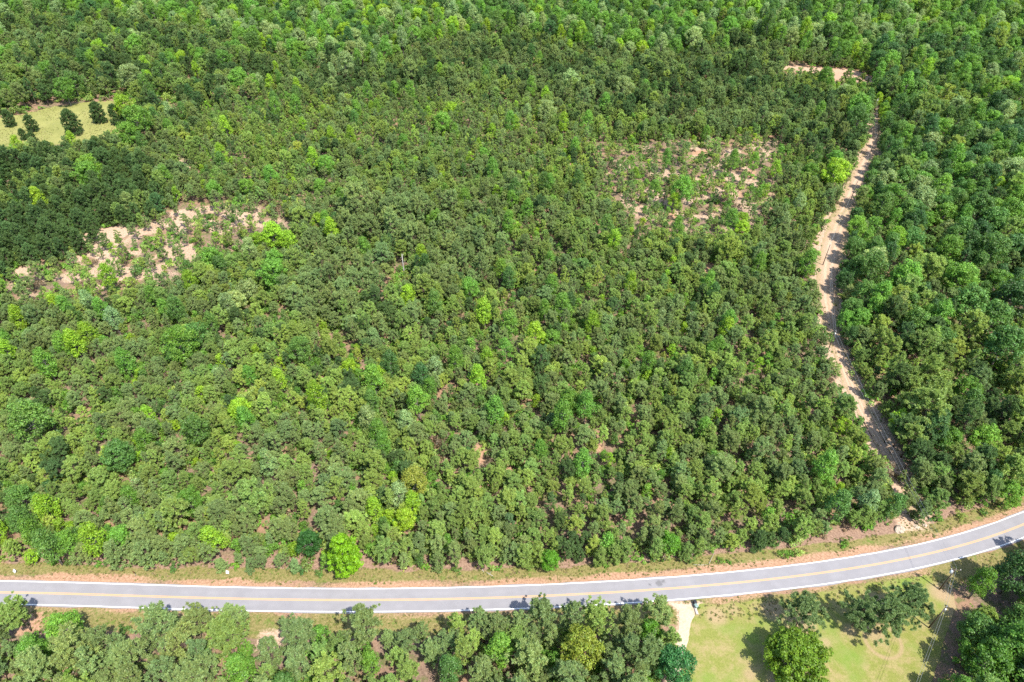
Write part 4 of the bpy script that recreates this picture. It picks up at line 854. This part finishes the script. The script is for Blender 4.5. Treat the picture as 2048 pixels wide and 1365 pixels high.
board(33, 1144, 0.95, 0.75, 0.35, 0.7, -0.5, 'tilted white board on the grass verge far from the trees')
board(457, 1147, 0.85, 0.95, 0.3, 0.4, -0.25, 'white board standing against the forest edge beside bushes')
q = g(272.5, 1152); e = bpy.data.objects.new('marker_post', None); col.objects.link(e); e.location = (q[0], q[1], 0)
b = MB(); b.box((0, 0, 0.95), (0.035, 0.035, 1.05)); b.build('post', M['galv'], e)
b = MB(); b.box((0, -0.06, 1.85), (0.16, 0.02, 0.62)); b.build('panel', M['brown_panel'], e)
tag(e, 'narrow brown marker panel on a thin post on the verge', 'sign')
# gate across the track
ga = g(1668, 677); gb = g(1692, 674); e = bpy.data.objects.new('pipe_gate', None); col.objects.link(e); e.location = (ga[0], ga[1], 0); L = np.hypot(*(gb - ga)); e.rotation_euler = (0, 0, math.atan2(*(gb - ga)[::-1]))
for o_ in (0, L): b = MB(); b.tube([(o_, 0, -0.3), (o_, 0, 1.5)], 0.11, 8); b.build('post', M['gate'], e)
for k_ in range(4): b = MB(); b.tube([(0.1, 0, 0.35 + 0.28 * k_), (L - 0.1, 0, 0.35 + 0.28 * k_)], 0.04, 6); b.build('rail', M['gate'], e)
b = MB(); b.tube([(0.15, 0.05, 0.3), (L - 0.15, 0.05, 1.2)], 0.03, 6); b.build('brace', M['gate'], e)
tag(e, 'pale pipe gate closed across the shaded dirt track', 'gate')
# pale rocks at the mouth of the track
def rock(u, v, r, h, label, seed):
    q = g(u, v); nth, nph = 14, 8; V = [(0, 0, h)]
    for a1 in range(1, nph):
        ph = a1 / nph * math.pi * 0.62
        for b1 in range(nth):
            t_ = b1 / nth * 2 * math.pi; rr = 1 + 0.5 * (float(vnoise(np.array([math.cos(t_) * 2 + seed * 9]), np.array([math.sin(t_) * 2 + ph * 2]), 0.8, seed)[0]) - 0.5)
            V.append((math.sin(ph) * math.cos(t_) * r * rr, math.sin(ph) * math.sin(t_) * r * rr, h * (math.cos(ph) - 0.05) * rr))
    T = [[0, 1 + b1, 1 + (b1 + 1) % nth] for b1 in range(nth)]
    Q_ = [[1 + a1 * nth + b1, 1 + (a1 + 1) * nth + b1, 1 + (a1 + 1) * nth + (b1 + 1) % nth, 1 + a1 * nth + (b1 + 1) % nth] for a1 in range(nph - 2) for b1 in range(nth)]
    b = MB(); b.add(V, Q_, T); o = b.build('rock', M['rock']); o.location = (q[0], q[1], -0.05); tag(o, label, 'rock', 'pale rocks at the track mouth')
rock(1799, 1060, 1.5, 1.0, 'largest pale rock beside the verge at the track mouth', 3)
rock(1849, 1051, 0.7, 0.6, 'small pale pointed rock at the track mouth', 5)
rock(1808, 1022, 0.8, 0.55, 'pale rock half hidden under pine branches at the track mouth', 7)
rock(1833, 1054, 0.9, 0.35, 'flat pale rock between the other rocks at the track mouth', 9)
# fallen branches on the verge
def branch(pts, r, label):
    P = np.array([(*g(u, v), z_) for u, v, z_ in pts]); b = MB(); b.tube(P, np.linspace(r, r * 0.5, len(P)), 6); m_ = P[len(P) // 2]
    b.tube([m_, m_ + [0.5, 0.6, 0.35]], [r * 0.5, r * 0.25], 5); o = b.build('fallen_branch', M['dead_wood'], None, True); tag(o, label, 'branch', 'fallen branches')
branch([(960, 1134, 0.15), (964, 1140, 0.12), (968, 1145, 0.1)], 0.09, 'short pale fallen branch pointing into the forest')
branch([(972, 1145, 0.1), (979, 1149, 0.12), (986, 1153, 0.1)], 0.10, 'pale fallen branch lying on the grass verge')
branch([(1386, 1130, 0.1), (1402, 1131, 0.12), (1417, 1130, 0.12), (1428, 1108, 0.5)], 0.08, 'long crooked pale fallen branch on the verge along the curve')
# dead trunk
q = g(803, 508, 12.0); e = bpy.data.objects.new('dead_tree', None); col.objects.link(e); e.location = (q[0], q[1], -0.1)
b = MB(); b.tube([(0, 0, -0.3), (0.1, 0, 4), (0.02, 0.1, 8), (0.15, 0.05, 12)], [0.3, 0.26, 0.2, 0.1], 8); b.build('trunk', M['dead_wood'], e, True)
for k_ in range(9):
    zz_ = 4.5 + k_ * 0.85; a1 = k_ * 2.4; l_ = rng.uniform(0.5, 1.5); b = MB(); b.tube([(0.08, 0.05, zz_), (0.08 + math.cos(a1) * l_, 0.05 + math.sin(a1) * l_, zz_ + 0.35 * l_)], [0.06, 0.02], 5); b.build('limb', M['dead_wood'], e, True)
tag(e, 'bare grey dead trunk with broken limbs among the pines', 'dead tree')

# ------------------------------------------------------------------ grass tufts on verges, field, lawn and track
n = 60000
ux = rng.uniform(-190, 190, n); uy = rng.uniform(60, 135, n); rd = road_signed(ux, uy); bd = np.abs(rd) - HALF
m = (bd > 0.9) & (bd < np.where(rd > 0, 9.0, 7.0)) & (rng.uniform(size=n) < np.where((bd > 2) & (bd < 6), 0.75, 0.3)) & (vnoise(ux, uy, 4, 81) > 0.35) & (sdist(drive, ux, uy) < -0.3)
fx = rng.uniform(-430, -150, 40000); fy = rng.uniform(300, 480, 40000); mf = (sdist(field, fx, fy) > -2) & (vnoise(fx, fy, 9, 83) > 0.45)
kx = rng.uniform(90, 250, 30000); ky = rng.uniform(105, 430, 30000); kd = sdist(track, kx, ky); mk = (kd > -2.5) & (kd < 1.2 + 1.2 * vnoise(kx, ky, 8, 85)) & (rng.uniform(size=30000) < 0.35)
lx = rng.uniform(40, 125, 12000); ly = rng.uniform(50, 100, 12000); ml = (sdist(lawn, lx, ly) > 0.3) & (vnoise(lx, ly, 5, 87) > 0.5) & (rng.uniform(size=12000) < 0.0)
ax = np.concatenate([ux[m], fx[mf], kx[mk], lx[ml]]); ay = np.concatenate([uy[m], fy[mf], ky[mk], ly[ml]]); n = len(ax)
sc0 = np.concatenate([rng.uniform(0.12, 0.30, m.sum()), rng.uniform(0.12, 0.24, mf.sum()), rng.uniform(0.12, 0.35, mk.sum()), rng.uniform(0.08, 0.16, ml.sum())])
gc = np.array([(0.21, 0.23, 0.06), (0.29, 0.245, 0.10), (0.14, 0.21, 0.035), (0.32, 0.25, 0.14)])[rng.choice(4, n, p=[0.35, 0.3, 0.2, 0.15])] * rng.uniform(0.8, 1.15, (n, 1))
tag(scatter('grass', np.c_[ax, ay, np.full(n, 0.03)], rng.uniform(0, 6.28, n), np.c_[sc0, sc0, sc0 * 0.8], rng.integers(0, 4, n), gc, shrub_col), 'dry and green grass tufts on the verges, field and track sides', 'grass', kind='stuff')
